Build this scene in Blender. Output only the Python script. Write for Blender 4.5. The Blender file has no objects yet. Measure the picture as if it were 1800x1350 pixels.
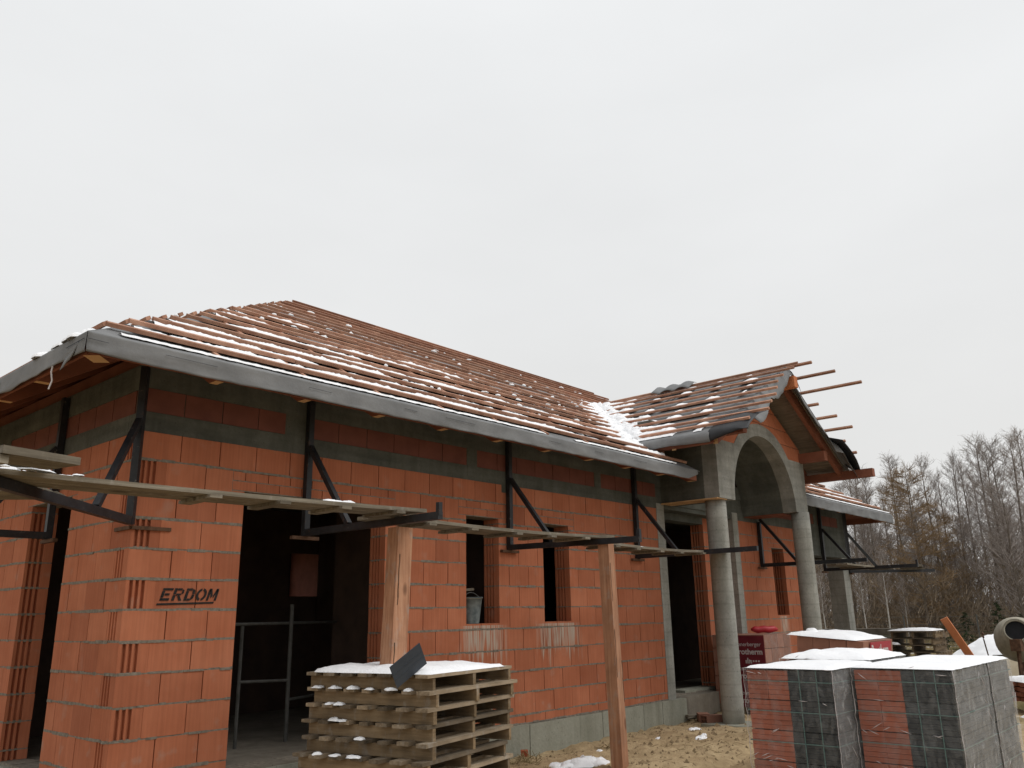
import bpy, math, random
from mathutils import Vector, Matrix, noise
random.seed(7)
R = math.radians
SC = bpy.context.scene
COL = SC.collection

# ------------------------------------------------------------------ camera
CAM = Vector((-3.1168, -6.9670, 1.5834))
yaw, pitch, roll = R(48.7965), R(15.5914), R(-1.0475)
fw = Vector((math.sin(yaw)*math.cos(pitch), math.cos(yaw)*math.cos(pitch), math.sin(pitch)))
rt = Vector((math.cos(yaw), -math.sin(yaw), 0)); up = rt.cross(fw)
rt, up = math.cos(roll)*rt + math.sin(roll)*up, -math.sin(roll)*rt + math.cos(roll)*up
cd = bpy.data.cameras.new('camera'); cam = bpy.data.objects.new('camera', cd); COL.objects.link(cam)
cam.matrix_world = Matrix(((rt.x, up.x, -fw.x, CAM.x), (rt.y, up.y, -fw.y, CAM.y), (rt.z, up.z, -fw.z, CAM.z), (0, 0, 0, 1)))
cd.sensor_width = 36; cd.lens = 1453.97/1800*36; cd.clip_end = 2000; cd.clip_start = .05
SC.camera = cam

# ------------------------------------------------------------------ sky and light
SUN_EL, SUN_AZ = 57, 156          # the bright part of the overcast: elevation, azimuth clockwise from +Y
W = bpy.data.worlds.new('World'); SC.world = W; W.use_nodes = True
wn, wl = W.node_tree.nodes, W.node_tree.links
for n in list(wn): wn.remove(n)
def wnode(t, **k):
    n = wn.new(t)
    for a, b in k.items(): setattr(n, a, b)
    return n
tc = wnode('ShaderNodeTexCoord'); sep = wnode('ShaderNodeSeparateXYZ'); wl.new(tc.outputs['Generated'], sep.inputs[0])
ramp = wnode('ShaderNodeValToRGB'); wl.new(sep.outputs['Z'], ramp.inputs[0])
e = ramp.color_ramp.elements
e[0].position = 0; e[0].color = (.66, .65, .635, 1)
e[1].position = 1; e[1].color = (1.06, 1.065, 1.08, 1)
for pz, c in ((.12, (.745, .745, .735)), (.35, (.80, .808, .812)), (.62, (.835, .848, .858))):
    q = e.new(pz); q.color = (*c, 1)
mp = wnode('ShaderNodeMapping'); mp.inputs['Scale'].default_value = (1.2, 1.2, 3.2); wl.new(tc.outputs['Generated'], mp.inputs[0])
nz = wnode('ShaderNodeTexNoise'); nz.inputs['Scale'].default_value = 1.6; nz.inputs['Detail'].default_value = 5; wl.new(mp.outputs[0], nz.inputs[0])
mr = wnode('ShaderNodeMapRange'); mr.inputs['From Min'].default_value = .3; mr.inputs['From Max'].default_value = .7
mr.inputs['To Min'].default_value = .955; mr.inputs['To Max'].default_value = 1.03; wl.new(nz.outputs[0], mr.inputs[0])
mul = wnode('ShaderNodeMixRGB', blend_type='MULTIPLY'); mul.inputs[0].default_value = 1
wl.new(ramp.outputs[0], mul.inputs[1]); wl.new(mr.outputs[0], mul.inputs[2])
bg = wnode('ShaderNodeBackground'); bg.inputs[1].default_value = 1.0; wl.new(mul.outputs[0], bg.inputs[0])
# the clear sky above the cloud deck, nearly drained of colour, adds a little direction
sky = wnode('ShaderNodeTexSky', sky_type='NISHITA', sun_disc=False, sun_elevation=R(SUN_EL), sun_rotation=R(SUN_AZ), dust_density=4)
hs = wnode('ShaderNodeHueSaturation'); hs.inputs['Saturation'].default_value = .05; wl.new(sky.outputs[0], hs.inputs['Color'])
bg2 = wnode('ShaderNodeBackground'); bg2.inputs[1].default_value = .006; wl.new(hs.outputs[0], bg2.inputs[0])
ads = wnode('ShaderNodeAddShader'); wl.new(bg.outputs[0], ads.inputs[0]); wl.new(bg2.outputs[0], ads.inputs[1])
out = wnode('ShaderNodeOutputWorld'); wl.new(ads.outputs[0], out.inputs[0])
sd = bpy.data.lights.new('sun', 'SUN'); sd.energy = 1.5; sd.angle = R(38); sd.color = (1, .975, .94)
sun = bpy.data.objects.new('sun', sd); COL.objects.link(sun)
sdir = Vector((math.sin(R(SUN_AZ))*math.cos(R(SUN_EL)), math.cos(R(SUN_AZ))*math.cos(R(SUN_EL)), math.sin(R(SUN_EL))))
sun.rotation_euler = sdir.to_track_quat('Z', 'Y').to_euler()
vs = SC.view_settings; vs.view_transform = 'Standard'; vs.look = 'None'; vs.exposure = 0.0; vs.gamma = 1; vs.use_curve_mapping = False
SC.render.engine = 'CYCLES'; SC.cycles.max_bounces = 6; SC.cycles.diffuse_bounces = 3; SC.cycles.transparent_max_bounces = 16
SC.cycles.use_denoising = True

# ------------------------------------------------------------------ materials
def mat(name, rough=.85, spec=.2):
    m = bpy.data.materials.new(name); m.use_nodes = True
    b = m.node_tree.nodes['Principled BSDF']; b.inputs['Roughness'].default_value = rough
    b.inputs['Specular IOR Level'].default_value = spec
    return m, m.node_tree.nodes, m.node_tree.links, b
def N(ns, t, **k):
    n = ns.new(t)
    for a, b in k.items():
        if a in n.inputs: n.inputs[a].default_value = b
        else: setattr(n, a, b)
    return n
def coords(ns, ls, kind, scale=(1, 1, 1)):
    if kind == 'pos': s = N(ns, 'ShaderNodeNewGeometry').outputs['Position']
    else: s = N(ns, 'ShaderNodeTexCoord').outputs['Object']
    m = ns.new('ShaderNodeMapping'); m.inputs['Scale'].default_value = scale; ls.new(s, m.inputs[0]); return m.outputs[0]
def noise_ramp(ns, ls, co, scale, stops, detail=5, rough=.6):
    t = N(ns, 'ShaderNodeTexNoise', Scale=scale, Detail=detail, Roughness=rough); ls.new(co, t.inputs['Vector'])
    r = ns.new('ShaderNodeValToRGB'); ls.new(t.outputs[0], r.inputs[0]); el = r.color_ramp.elements
    el[0].position, el[0].color = stops[0][0], (*stops[0][1], 1)
    el[1].position, el[1].color = stops[-1][0], (*stops[-1][1], 1)
    for p_, c_ in stops[1:-1]: q = el.new(p_); q.color = (*c_, 1)
    return r.outputs[0], t.outputs[0]
def mixc(ns, ls, a, b, f, mode='MIX'):
    m = ns.new('ShaderNodeMixRGB'); m.blend_type = mode
    for i, v in ((1, a), (2, b), (0, f)):
        if isinstance(v, (int, float)): m.inputs[i].default_value = v
        elif isinstance(v, tuple): m.inputs[i].default_value = (*v, 1)
        else: ls.new(v, m.inputs[i])
    return m.outputs[0]
def bump(ns, ls, b, h, strength=.4, dist=.01):
    n = N(ns, 'ShaderNodeBump', Strength=strength, Distance=dist); ls.new(h, n.inputs['Height']); ls.new(n.outputs[0], b.inputs['Normal'])
def math_(ns, ls, op, a, b=None, clamp=False):
    m = ns.new('ShaderNodeMath'); m.operation = op; m.use_clamp = clamp
    for i, v in enumerate((a, b)):
        if v is None: continue
        if isinstance(v, (int, float)): m.inputs[i].default_value = v
        else: ls.new(v, m.inputs[i])
    return m.outputs[0]
def simple(name, c0, c1, scale=8, rough=.85, spec=.2, bmp=.3, stretch=(1, 1, 1), rnd=0, kind='obj', bscale=None, dist=.01):
    m, ns, ls, b = mat(name, rough, spec); co = coords(ns, ls, kind, stretch)
    c, h = noise_ramp(ns, ls, co, scale, ((.3, c0), (.7, c1)))
    if rnd:
        oi = ns.new('ShaderNodeObjectInfo'); r = ns.new('ShaderNodeMapRange'); r.inputs['To Min'].default_value = 1-rnd; r.inputs['To Max'].default_value = 1+rnd
        ls.new(oi.outputs['Random'], r.inputs[0]); c = mixc(ns, ls, c, r.outputs[0], 1.0, 'MULTIPLY')
    ls.new(c, b.inputs['Base Color'])
    if bscale: h = noise_ramp(ns, ls, co, bscale, ((0, (0, 0, 0)), (1, (1, 1, 1))))[1]
    if bmp: bump(ns, ls, b, h, bmp, dist)
    return m

def brick_mat():
    m, ns, ls, b = mat('fired_clay_block', .9, .15)
    co = coords(ns, ls, 'pos'); 
    big, _ = noise_ramp(ns, ls, co, 2.2, ((.3, (.375, .128, .066)), (.7, (.45, .168, .092))), 3)
    st = coords(ns, ls, 'pos', (42, 42, 1.2)); comb, ch = noise_ramp(ns, ls, st, 1.0, ((.3, (.86, .86, .86)), (.65, (1.06, 1.06, 1.06))), 2)
    c = mixc(ns, ls, big, comb, .8, 'MULTIPLY')
    oi = ns.new('ShaderNodeObjectInfo'); rr = ns.new('ShaderNodeValToRGB'); ls.new(oi.outputs['Random'], rr.inputs[0])
    el = rr.color_ramp.elements; el[0].color = (.82, .78, .78, 1); el[1].color = (1.08, 1.10, 1.10, 1)
    q = el.new(.12); q.color = (.93, .90, .88, 1); q = el.new(.35); q.color = (1, .97, .95, 1); q = el.new(.7); q.color = (1.05, 1.02, 1.0, 1)
    c = mixc(ns, ls, c, rr.outputs[0], 1.0, 'MULTIPLY')
    # rain-washed mortar running down below the window sills, and a dusty foot of the wall
    g = N(ns, 'ShaderNodeNewGeometry'); s = ns.new('ShaderNodeSeparateXYZ'); ls.new(g.outputs['Position'], s.inputs[0])
    x, y, z = s.outputs
    n1 = N(ns, 'ShaderNodeTexNoise', Scale=1.0, Detail=3); ls.new(coords(ns, ls, 'pos', (16, 16, .8)), n1.inputs['Vector'])
    n2 = N(ns, 'ShaderNodeTexNoise', Scale=1.0, Detail=2); ls.new(coords(ns, ls, 'pos', (60, 60, 2.5)), n2.inputs['Vector'])
    tot = None
    for xc, hw in ((4.24, .42), (5.68, .46), (12.6, .22)):
        d = math_(ns, ls, 'ABSOLUTE', math_(ns, ls, 'SUBTRACT', x, xc))
        side = math_(ns, ls, 'DIVIDE', math_(ns, ls, 'SUBTRACT', math_(ns, ls, 'ADD', hw, math_(ns, ls, 'MULTIPLY', math_(ns, ls, 'SUBTRACT', n1.outputs[0], .5), .35)), d), .16, True)
        drop = math_(ns, ls, 'SUBTRACT', 1.47, z)                      # metres below the sill
        reach = math_(ns, ls, 'MULTIPLY', math_(ns, ls, 'SUBTRACT', n1.outputs[0], .22), 1.35)
        fall = math_(ns, ls, 'DIVIDE', math_(ns, ls, 'SUBTRACT', reach, drop), .16, True)
        below = math_(ns, ls, 'GREATER_THAN', drop, 0.0)
        k = math_(ns, ls, 'MULTIPLY', math_(ns, ls, 'MULTIPLY', side, fall), below)
        tot = k if tot is None else math_(ns, ls, 'MAXIMUM', tot, k)
    streak = math_(ns, ls, 'MULTIPLY', math_(ns, ls, 'SUBTRACT', n2.outputs[0], .34), 5, True)
    f = math_(ns, ls, 'MULTIPLY', math_(ns, ls, 'MULTIPLY', tot, streak), .82)
    c = mixc(ns, ls, c, (.46, .42, .35), f)
    n3 = N(ns, 'ShaderNodeTexNoise', Scale=5, Detail=6); ls.new(co, n3.inputs['Vector'])
    sm = math_(ns, ls, 'MULTIPLY', math_(ns, ls, 'SUBTRACT', n3.outputs[0], .60), 5, True)
    low = math_(ns, ls, 'MULTIPLY', math_(ns, ls, 'SUBTRACT', .95, z), 1.3, True)
    f2 = math_(ns, ls, 'MULTIPLY', sm, math_(ns, ls, 'ADD', math_(ns, ls, 'MULTIPLY', low, .7), .30))
    c = mixc(ns, ls, c, (.36, .31, .26), f2)
    ls.new(c, b.inputs['Base Color'])
    hh = math_(ns, ls, 'ADD', ch, math_(ns, ls, 'MULTIPLY', n3.outputs[0], .3)); bump(ns, ls, b, hh, .35, .006)
    return m
M = {}
M['brick'] = brick_mat()
M['brick_dark'] = simple('raw_clay_groove', (.28, .075, .035), (.36, .105, .05), 5, kind='pos')
M['inner'] = simple('shade_toned_inner_masonry', (.045, .032, .026), (.085, .055, .042), 3, kind='pos')  # clay masonry with the darkness of the unlit rooms put into its colour
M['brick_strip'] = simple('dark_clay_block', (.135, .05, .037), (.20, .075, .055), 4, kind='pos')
M['mortar'] = simple('mortar', (.13, .112, .088), (.27, .235, .19), 24, bmp=.9, kind='pos', dist=.012)
def concrete(name, a, b_, lines=0):
    m, ns, ls, b = mat(name, .9, .15); co = coords(ns, ls, 'pos')
    c, h = noise_ramp(ns, ls, co, 2.3, ((.28, a), (.72, b_)), 8, .65)
    c2, h2 = noise_ramp(ns, ls, co, 28, ((.3, (.88, .88, .88)), (.7, (1.06, 1.06, 1.06))), 4)
    c = mixc(ns, ls, c, c2, .8, 'MULTIPLY')
    if lines == 1:      # board marks from the shuttering
        w = N(ns, 'ShaderNodeTexNoise', Scale=1, Detail=2); ls.new(coords(ns, ls, 'pos', (.6, .6, 11)), w.inputs['Vector'])
        r = ns.new('ShaderNodeMapRange'); r.inputs['From Min'].default_value = .35; r.inputs['From Max'].default_value = .65
        r.inputs['To Min'].default_value = .86; r.inputs['To Max'].default_value = 1.08; ls.new(w.outputs[0], r.inputs[0])
        c = mixc(ns, ls, c, r.outputs[0], 1.0, 'MULTIPLY'); h = math_(ns, ls, 'ADD', h2, w.outputs[0])
    if lines == 2:      # spiral seams of a cardboard tube form
        w = N(ns, 'ShaderNodeTexWave', Scale=1.7, Distortion=3.2, Detail=3); w.bands_direction = 'Z'
        w.inputs['Detail Scale'].default_value = 1.5
        ls.new(coords(ns, ls, 'pos', (.18, .05, 1)), w.inputs['Vector'])
        r = ns.new('ShaderNodeMapRange'); r.inputs['From Min'].default_value = .0; r.inputs['From Max'].default_value = .10
        r.inputs['To Min'].default_value = .86; r.inputs['To Max'].default_value = 1.0; ls.new(w.outputs['Fac'], r.inputs[0])
        c = mixc(ns, ls, c, r.outputs[0], .8, 'MULTIPLY')
    vo = N(ns, 'ShaderNodeTexVoronoi', Scale=17); ls.new(co, vo.inputs['Vector'])
    pit = math_(ns, ls, 'MULTIPLY', math_(ns, ls, 'SUBTRACT', .13, vo.outputs['Distance']), 20, True)
    c = mixc(ns, ls, c, (.05, .048, .042), math_(ns, ls, 'MULTIPLY', pit, .6))
    rn, _ = noise_ramp(ns, ls, coords(ns, ls, 'pos', (5, 5, .55)), 1.4, ((.42, (1, 1, 1)), (.72, (.70, .69, .66))), 6)
    c = mixc(ns, ls, c, rn, .8, 'MULTIPLY')
    ls.new(c, b.inputs['Base Color']); bump(ns, ls, b, h2 if lines != 1 else h, .45, .01)
    return m
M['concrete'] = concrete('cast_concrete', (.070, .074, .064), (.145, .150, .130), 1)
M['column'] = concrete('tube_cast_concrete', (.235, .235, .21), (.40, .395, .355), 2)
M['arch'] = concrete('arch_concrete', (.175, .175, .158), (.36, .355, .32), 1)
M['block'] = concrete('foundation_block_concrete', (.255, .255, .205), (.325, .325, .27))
M['floor'] = concrete('floor_slab', (.15, .13, .105), (.24, .215, .175))
M['membrane'] = simple('grey_roof_membrane', (.135, .138, .140), (.205, .208, .210), 3, .75, .3, .25, bscale=40, kind='pos')
M['black'] = simple('black_roof_membrane', (.012, .013, .015), (.03, .031, .034), 4, .6, .35, .3, kind='pos')
M['steel'] = simple('black_painted_steel', (.006, .007, .009), (.020, .021, .025), 14, .5, .4, .25)
def steel_mat():
    m, ns, ls, b = mat('black_painted_steel', .5, .4); co = coords(ns, ls, 'pos')
    c, h = noise_ramp(ns, ls, co, 9, ((.3, (.006, .007, .009)), (.7, (.022, .023, .026))))
    n = N(ns, 'ShaderNodeTexNoise', Scale=16, Detail=7, Roughness=.7); ls.new(co, n.inputs['Vector'])
    c = mixc(ns, ls, c, (.085, .042, .022), math_(ns, ls, 'MULTIPLY', math_(ns, ls, 'SUBTRACT', n.outputs[0], .60), 9, True))
    n2 = N(ns, 'ShaderNodeTexNoise', Scale=23, Detail=4); ls.new(co, n2.inputs['Vector'])
    c = mixc(ns, ls, c, (.13, .12, .105), math_(ns, ls, 'MULTIPLY', math_(ns, ls, 'SUBTRACT', n2.outputs[0], .67), 9, True))
    ls.new(c, b.inputs['Base Color']); bump(ns, ls, b, h, .2, .004); return m
M['steel'] = steel_mat()
M['rust'] = simple('rusty_steel', (.06, .035, .022), (.14, .075, .045), 18, .8, .2, .4)
M['batten'] = simple('treated_batten', (.27, .128, .082), (.44, .255, .175), 2.2, .8, .2, .2, (3, 3, 3), rnd=.28, kind='pos')
M['rafter'] = simple('treated_rafter', (.17, .062, .038), (.26, .10, .06), 3, .8, .2, .2, kind='pos')
M['boarding'] = simple('roof_boarding', (.17, .065, .04), (.25, .10, .06), 4, .85, .15, .3, (1, 9, 1), kind='pos')
M['greyboard'] = simple('weathered_boarding', (.15, .12, .09), (.25, .20, .155), 3, .9, .15, .4, (10, 1, 1), kind='pos')
M['fresh'] = simple('fresh_cut_timber', (.48, .29, .14), (.62, .40, .21), 6, .8, .2, .2)
M['orange'] = simple('orange_timber', (.42, .14, .055), (.56, .21, .09), 5, .75, .25, .3, (1, 1, .3))
def wood(name, c0, c1, c2, grain=(1, 1, .06), sc=30, rnd=.2, rough=.85):
    m, ns, ls, b = mat(name, rough, .2); co = coords(ns, ls, 'obj', grain)
    c, h = noise_ramp(ns, ls, co, sc, ((.25, c0), (.5, c1), (.75, c2)), 6, .65)
    blot, _ = noise_ramp(ns, ls, coords(ns, ls, 'pos'), 4.5, ((.3, (.72, .70, .68)), (.7, (1.1, 1.08, 1.05))), 4)
    c = mixc(ns, ls, c, blot, .75, 'MULTIPLY')
    kv = N(ns, 'ShaderNodeTexVoronoi', Scale=4.2); ls.new(coords(ns, ls, 'obj', tuple(1 if g_ == 1 else .5 for g_ in grain)), kv.inputs['Vector'])
    kk = math_(ns, ls, 'MULTIPLY', math_(ns, ls, 'SUBTRACT', .16, kv.outputs['Distance']), 14, True)
    c = mixc(ns, ls, c, tuple(v*.45 for v in c0), math_(ns, ls, 'MULTIPLY', kk, .7))
    sp_, _ = noise_ramp(ns, ls, coords(ns, ls, 'pos', (1, 1, .5)), 13, ((.56, (0, 0, 0)), (.70, (1, 1, 1))), 6)
    c = mixc(ns, ls, c, (.30, .28, .25), math_(ns, ls, 'MULTIPLY', sp_, .45))
    oi = ns.new('ShaderNodeObjectInfo'); r = ns.new('ShaderNodeMapRange'); r.inputs['To Min'].default_value = 1-rnd; r.inputs['To Max'].default_value = 1+rnd
    ls.new(oi.outputs['Random'], r.inputs[0]); c = mixc(ns, ls, c, r.outputs[0], 1.0, 'MULTIPLY')
    ls.new(c, b.inputs['Base Color']); bump(ns, ls, b, h, .5, .006); return m
M['pallet'] = wood('pallet_wood', (.10, .078, .052), (.20, .157, .108), (.30, .245, .18), (.08, 1, 1), 26, .5)
M['stringer'] = wood('pallet_stringer_wood', (.105, .075, .044), (.215, .155, .092), (.30, .225, .14), (1, .08, 1), 26, .28)
M['plank'] = wood('weathered_plank', (.085, .073, .055), (.165, .145, .112), (.27, .245, .20), (.05, 1, 1), 30)
M['post'] = wood('sawn_post', (.26, .122, .070), (.385, .20, .118), (.49, .285, .18), (1, 1, .045), 34, .05)
M['bark_edge'] = simple('bark_streak', (.05, .028, .016), (.11, .06, .035), 12)
M['snow'] = simple('snow', (.80, .81, .83), (.86, .865, .875), 6, .65, .3, .5, bscale=30, kind='pos', dist=.02)
M['paint'] = simple('black_stencil_paint', (.012, .011, .011), (.035, .030, .028), 40, .8, .2, 0, kind='pos')
M['tile_red'] = simple('red_roof_tile', (.25, .075, .042), (.36, .11, .062), 4, .6, .3, .15, rnd=.15)
M['tile_dark'] = simple('anthracite_roof_tile', (.011, .014, .016), (.024, .028, .032), 5, .42, .4, .15, rnd=.25)
M['strap'] = simple('green_strap', (.055, .12, .112), (.10, .19, .175), 10, .4, .4, 0)
M['redwrap'] = simple('dark_red_wrap', (.13, .012, .022), (.19, .02, .032), 5, .4, .4, .3, kind='pos')
M['redlabel'] = simple('red_label', (.30, .022, .035), (.38, .035, .05), 5, .5, .3, .1, kind='pos')
M['redbag'] = simple('red_plastic', (.30, .012, .02), (.42, .02, .03), 6, .45, .4, .3)
M['white'] = simple('white_print_and_fold_glint', (.50, .46, .46), (.62, .58, .58), 10, .6, .2, 0)
M['bucket'] = simple('mortar_stained_plastic', (.045, .06, .065), (.22, .25, .25), 9, .7, .3, .3)
M['slate'] = simple('flat_grey_tile', (.030, .038, .050), (.048, .058, .072), 5, .5, .35, .1)
M['tube'] = simple('galvanised_tube', (.05, .05, .045), (.10, .098, .09), 9, .6, .35, .2)
M['packbrick'] = simple('wrapped_clay_block', (.22, .105, .07), (.30, .145, .10), 4, .7, .3, .25, rnd=.15)
M['drum'] = simple('cement_caked_drum', (.22, .20, .155), (.38, .35, .28), 7, .85, .2, .5)
M['hole'] = simple('drum_inside_shade', (.006, .006, .007), (.015, .015, .016), 4)
M['bark'] = simple('dark_bark', (.095, .078, .064), (.165, .138, .112), 6, .95, .1, 0)
M['twig'] = simple('bare_twigs', (.205, .175, .158), (.30, .262, .235), 2, .95, .1, 0, rnd=.15)
M['larch'] = simple('larch_twigs', (.17, .115, .065), (.26, .18, .105), 2, .95, .1, 0, rnd=.15)
M['birch'] = simple('birch_bark', (.30, .28, .25), (.45, .43, .40), 5, .8, .1, 0)
M['needle'] = simple('spruce_needles', (.018, .030, .014), (.045, .06, .028), 3, .9, .1, 0)
M['brush'] = simple('dead_undergrowth', (.12, .088, .062), (.24, .19, .135), .6, .95, .1, 0, kind='pos')
M['drygrass'] = simple('dry_grass', (.16, .125, .06), (.28, .22, .115), .8, .95, .1, 0, kind='pos')
def film(name, milk):
    m, ns, ls, b = mat(name, .22, .5)
    co = coords(ns, ls, 'pos', (5, 5, 2.2)); t = N(ns, 'ShaderNodeTexNoise', Scale=2.2, Detail=6, Roughness=.7, Distortion=1.4); ls.new(co, t.inputs['Vector'])
    b.inputs['Base Color'].default_value = (.62, .63, .63, 1)
    r = ns.new('ShaderNodeMapRange'); r.inputs['From Min'].default_value = .42; r.inputs['From Max'].default_value = .72
    r.inputs['To Min'].default_value = milk[0]; r.inputs['To Max'].default_value = milk[1]; ls.new(t.outputs[0], r.inputs[0])
    tr = ns.new('ShaderNodeBsdfTransparent'); mx = ns.new('ShaderNodeMixShader'); ls.new(r.outputs[0], mx.inputs[0])
    ls.new(tr.outputs[0], mx.inputs[1]); ls.new(b.outputs[0], mx.inputs[2])
    ls.new(mx.outputs[0], ns['Material Output'].inputs[0]); bump(ns, ls, b, t.outputs[0], .8, .03); return m
M['film'] = film('clear_film', (.03, .20)); M['film_milky'] = film('milky_film', (.22, .60))
def ground_mat():
    m, ns, ls, b = mat('sandy_ground', .95, .1); co = coords(ns, ls, 'pos')
    c, h = noise_ramp(ns, ls, co, 1.1, ((.25, (.27, .195, .11)), (.5, (.43, .33, .20)), (.75, (.52, .41, .26))), 9, .7)
    d, h2 = noise_ramp(ns, ls, co, 9, ((.3, (.62, .58, .54)), (.62, (1.08, 1.06, 1.02))), 8, .75)
    c = mixc(ns, ls, c, d, .85, 'MULTIPLY')
    s = ns.new('ShaderNodeSeparateXYZ'); ls.new(co, s.inputs[0])
    far = math_(ns, ls, 'DIVIDE', math_(ns, ls, 'SUBTRACT', s.outputs[0], 9.5), 4, True)
    g, _ = noise_ramp(ns, ls, co, 1.7, ((.3, (.085, .075, .028)), (.7, (.19, .155, .07))), 8, .7)
    n = N(ns, 'ShaderNodeTexNoise', Scale=.7, Detail=5); ls.new(co, n.inputs['Vector'])
    fg = math_(ns, ls, 'MULTIPLY', far, math_(ns, ls, 'MULTIPLY', math_(ns, ls, 'SUBTRACT', n.outputs[0], .36), 6, True))
    c = mixc(ns, ls, c, g, fg)
    n2 = N(ns, 'ShaderNodeTexNoise', Scale=.55, Detail=7, Roughness=.62); ls.new(coords(ns, ls, 'pos', (1, 1, 1)), n2.inputs['Vector'])
    fs = math_(ns, ls, 'MULTIPLY', far, math_(ns, ls, 'MULTIPLY', math_(ns, ls, 'SUBTRACT', n2.outputs[0], .54), 16, True))
    c = mixc(ns, ls, c, (.78, .79, .81), fs)
    ls.new(c, b.inputs['Base Color']); bump(ns, ls, b, math_(ns, ls, 'ADD', h, h2), .9, .04); return m
M['ground'] = ground_mat()
M['damp'] = simple('damp_sand', (.10, .07, .038), (.26, .19, .11), 5, .95, .1, .4, kind='pos')
M['sand'] = simple('pale_sand', (.30, .25, .17), (.42, .36, .26), 3, .95, .1, .5, kind='pos')

# ------------------------------------------------------------------ mesh helpers
class MB:
    def __init__(s): s.v, s.f, s.m, s.mi, s.xf = [], [], [], 0, None
    def add(s, vs_, fs_, mi=None):
        o = len(s.v)
        s.v += [tuple(s.xf @ Vector(q)) if s.xf else tuple(q) for q in vs_]
        for f in fs_: s.f.append(tuple(i+o for i in f)); s.m.append(s.mi if mi is None else mi)
    def box(s, x0, y0, z0, x1, y1, z1, mi=None):
        s.add([(x0, y0, z0), (x1, y0, z0), (x1, y1, z0), (x0, y1, z0), (x0, y0, z1), (x1, y0, z1), (x1, y1, z1), (x0, y1, z1)],
              [(3, 2, 1, 0), (4, 5, 6, 7), (0, 1, 5, 4), (1, 2, 6, 5), (2, 3, 7, 6), (3, 0, 4, 7)], mi)
    def bar(s, a, b, w, h, upv=(0, 0, 1), mi=None):
        a, b = Vector(a), Vector(b); d = (b-a).normalized(); sx = d.cross(Vector(upv)).normalized(); sy = sx.cross(d)
        q = []
        for p_ in (a, b):
            for i, j in ((-1, -1), (1, -1), (1, 1), (-1, 1)): q.append(p_ + sx*(i*w/2) + sy*(j*h/2))
        s.add(q, [(0, 1, 2, 3), (7, 6, 5, 4), (4, 5, 1, 0), (5, 6, 2, 1), (6, 7, 3, 2), (7, 4, 0, 3)], mi)
    def prism(s, poly, ext, mi=None, cap=None):
        n = len(poly); ext = Vector(ext); q = [Vector(p_) for p_ in poly]; q += [p_+ext for p_ in q]
        s.add(q, [tuple(range(n))[::-1], tuple(range(n, 2*n))] , mi if cap is None else cap)
        o = len(s.v)-2*n
        for i in range(n):
            j = (i+1) % n; s.f.append((o+i, o+j, o+n+j, o+n+i)); s.m.append(s.mi if mi is None else mi)
    def tube(s, pts, rad, n=8, mi=None, caps=True, loop=False):
        pts = [Vector(p_) for p_ in pts]; q = []; ax0 = (pts[-1]-pts[0]).normalized() if (pts[-1]-pts[0]).length > 1e-5 else Vector((0, 1, 0))
        for i, p_ in enumerate(pts):
            d = (pts[min(i+1, len(pts)-1)] - pts[max(i-1, 0)]).normalized()
            if d.dot(ax0) < 0 and not loop: d = -d
            ref = Vector((0, 0, 1)) if abs(ax0.z) < .8 else Vector((1, 0, 0)); a = d.cross(ref).normalized(); b = d.cross(a)
            r = rad[i] if isinstance(rad, (list, tuple)) else rad
            for k in range(n): t = 2*math.pi*k/n; q.append(p_ + a*(r*math.cos(t)) + b*(r*math.sin(t)))
        fs = []
        for i in range(len(pts)-1):
            for k in range(n): l = (k+1) % n; fs.append((i*n+k, i*n+l, (i+1)*n+l, (i+1)*n+k))
        if caps: fs += [tuple(range(n))[::-1], tuple(range((len(pts)-1)*n, len(pts)*n))]
        s.add(q, fs, mi)
    def grid(s, rows, mi=None):
        n = len(rows[0]); fs = []
        for i in range(len(rows)-1):
            for j in range(n-1): fs.append((i*n+j, i*n+j+1, (i+1)*n+j+1, (i+1)*n+j))
        s.add([p_ for r in rows for p_ in r], fs, mi)
    def mesh(s, name, mats):
        me = bpy.data.meshes.new(name); me.from_pydata(s.v, [], s.f)
        for m in (mats if isinstance(mats, (list, tuple)) else [mats]): me.materials.append(m)
        if any(s.m): me.polygons.foreach_set('material_index', s.m)
        me.update(); return me
    def build(s, name, mats, parent=None, smooth=False, loc=None, rot=None, solid=0, label=None):
        o = link(name, s.mesh(name, mats), parent, loc, rot)
        if smooth: o.data.polygons.foreach_set('use_smooth', [True]*len(o.data.polygons))
        if solid: md = o.modifiers.new('thickness', 'SOLIDIFY'); md.thickness = solid; md.offset = 0
        if label: o['label'] = label
        return o
def link(name, data, parent=None, loc=None, rot=None):
    o = bpy.data.objects.new(name, data); COL.objects.link(o)
    if parent: o.parent = parent
    if loc: o.location = loc
    if rot: o.rotation_euler = rot
    return o
def tag(o, label=None, cat=None, group=None, kind=None):
    for k, v in (('label', label), ('category', cat), ('group', group), ('kind', kind)):
        if v: o[k] = v
    return o
def empty(name, loc, rz=0, label=None, cat=None, group=None):
    return tag(link(name, None, None, loc, (0, 0, rz)), label, cat, group)
def copy_tree(src, parent=None):
    c = src.copy(); COL.objects.link(c); c.parent = parent
    for ch in list(src.children): copy_tree(ch, c)
    return c
def nz3(x, y, z=0): return noise.noise(Vector((x, y, z)))
def fbm(x, y, z=0, oct=4):
    return noise.fractal(Vector((x, y, z)), 1.0, 2.0, oct, noise_basis='PERLIN_ORIGINAL')

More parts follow.
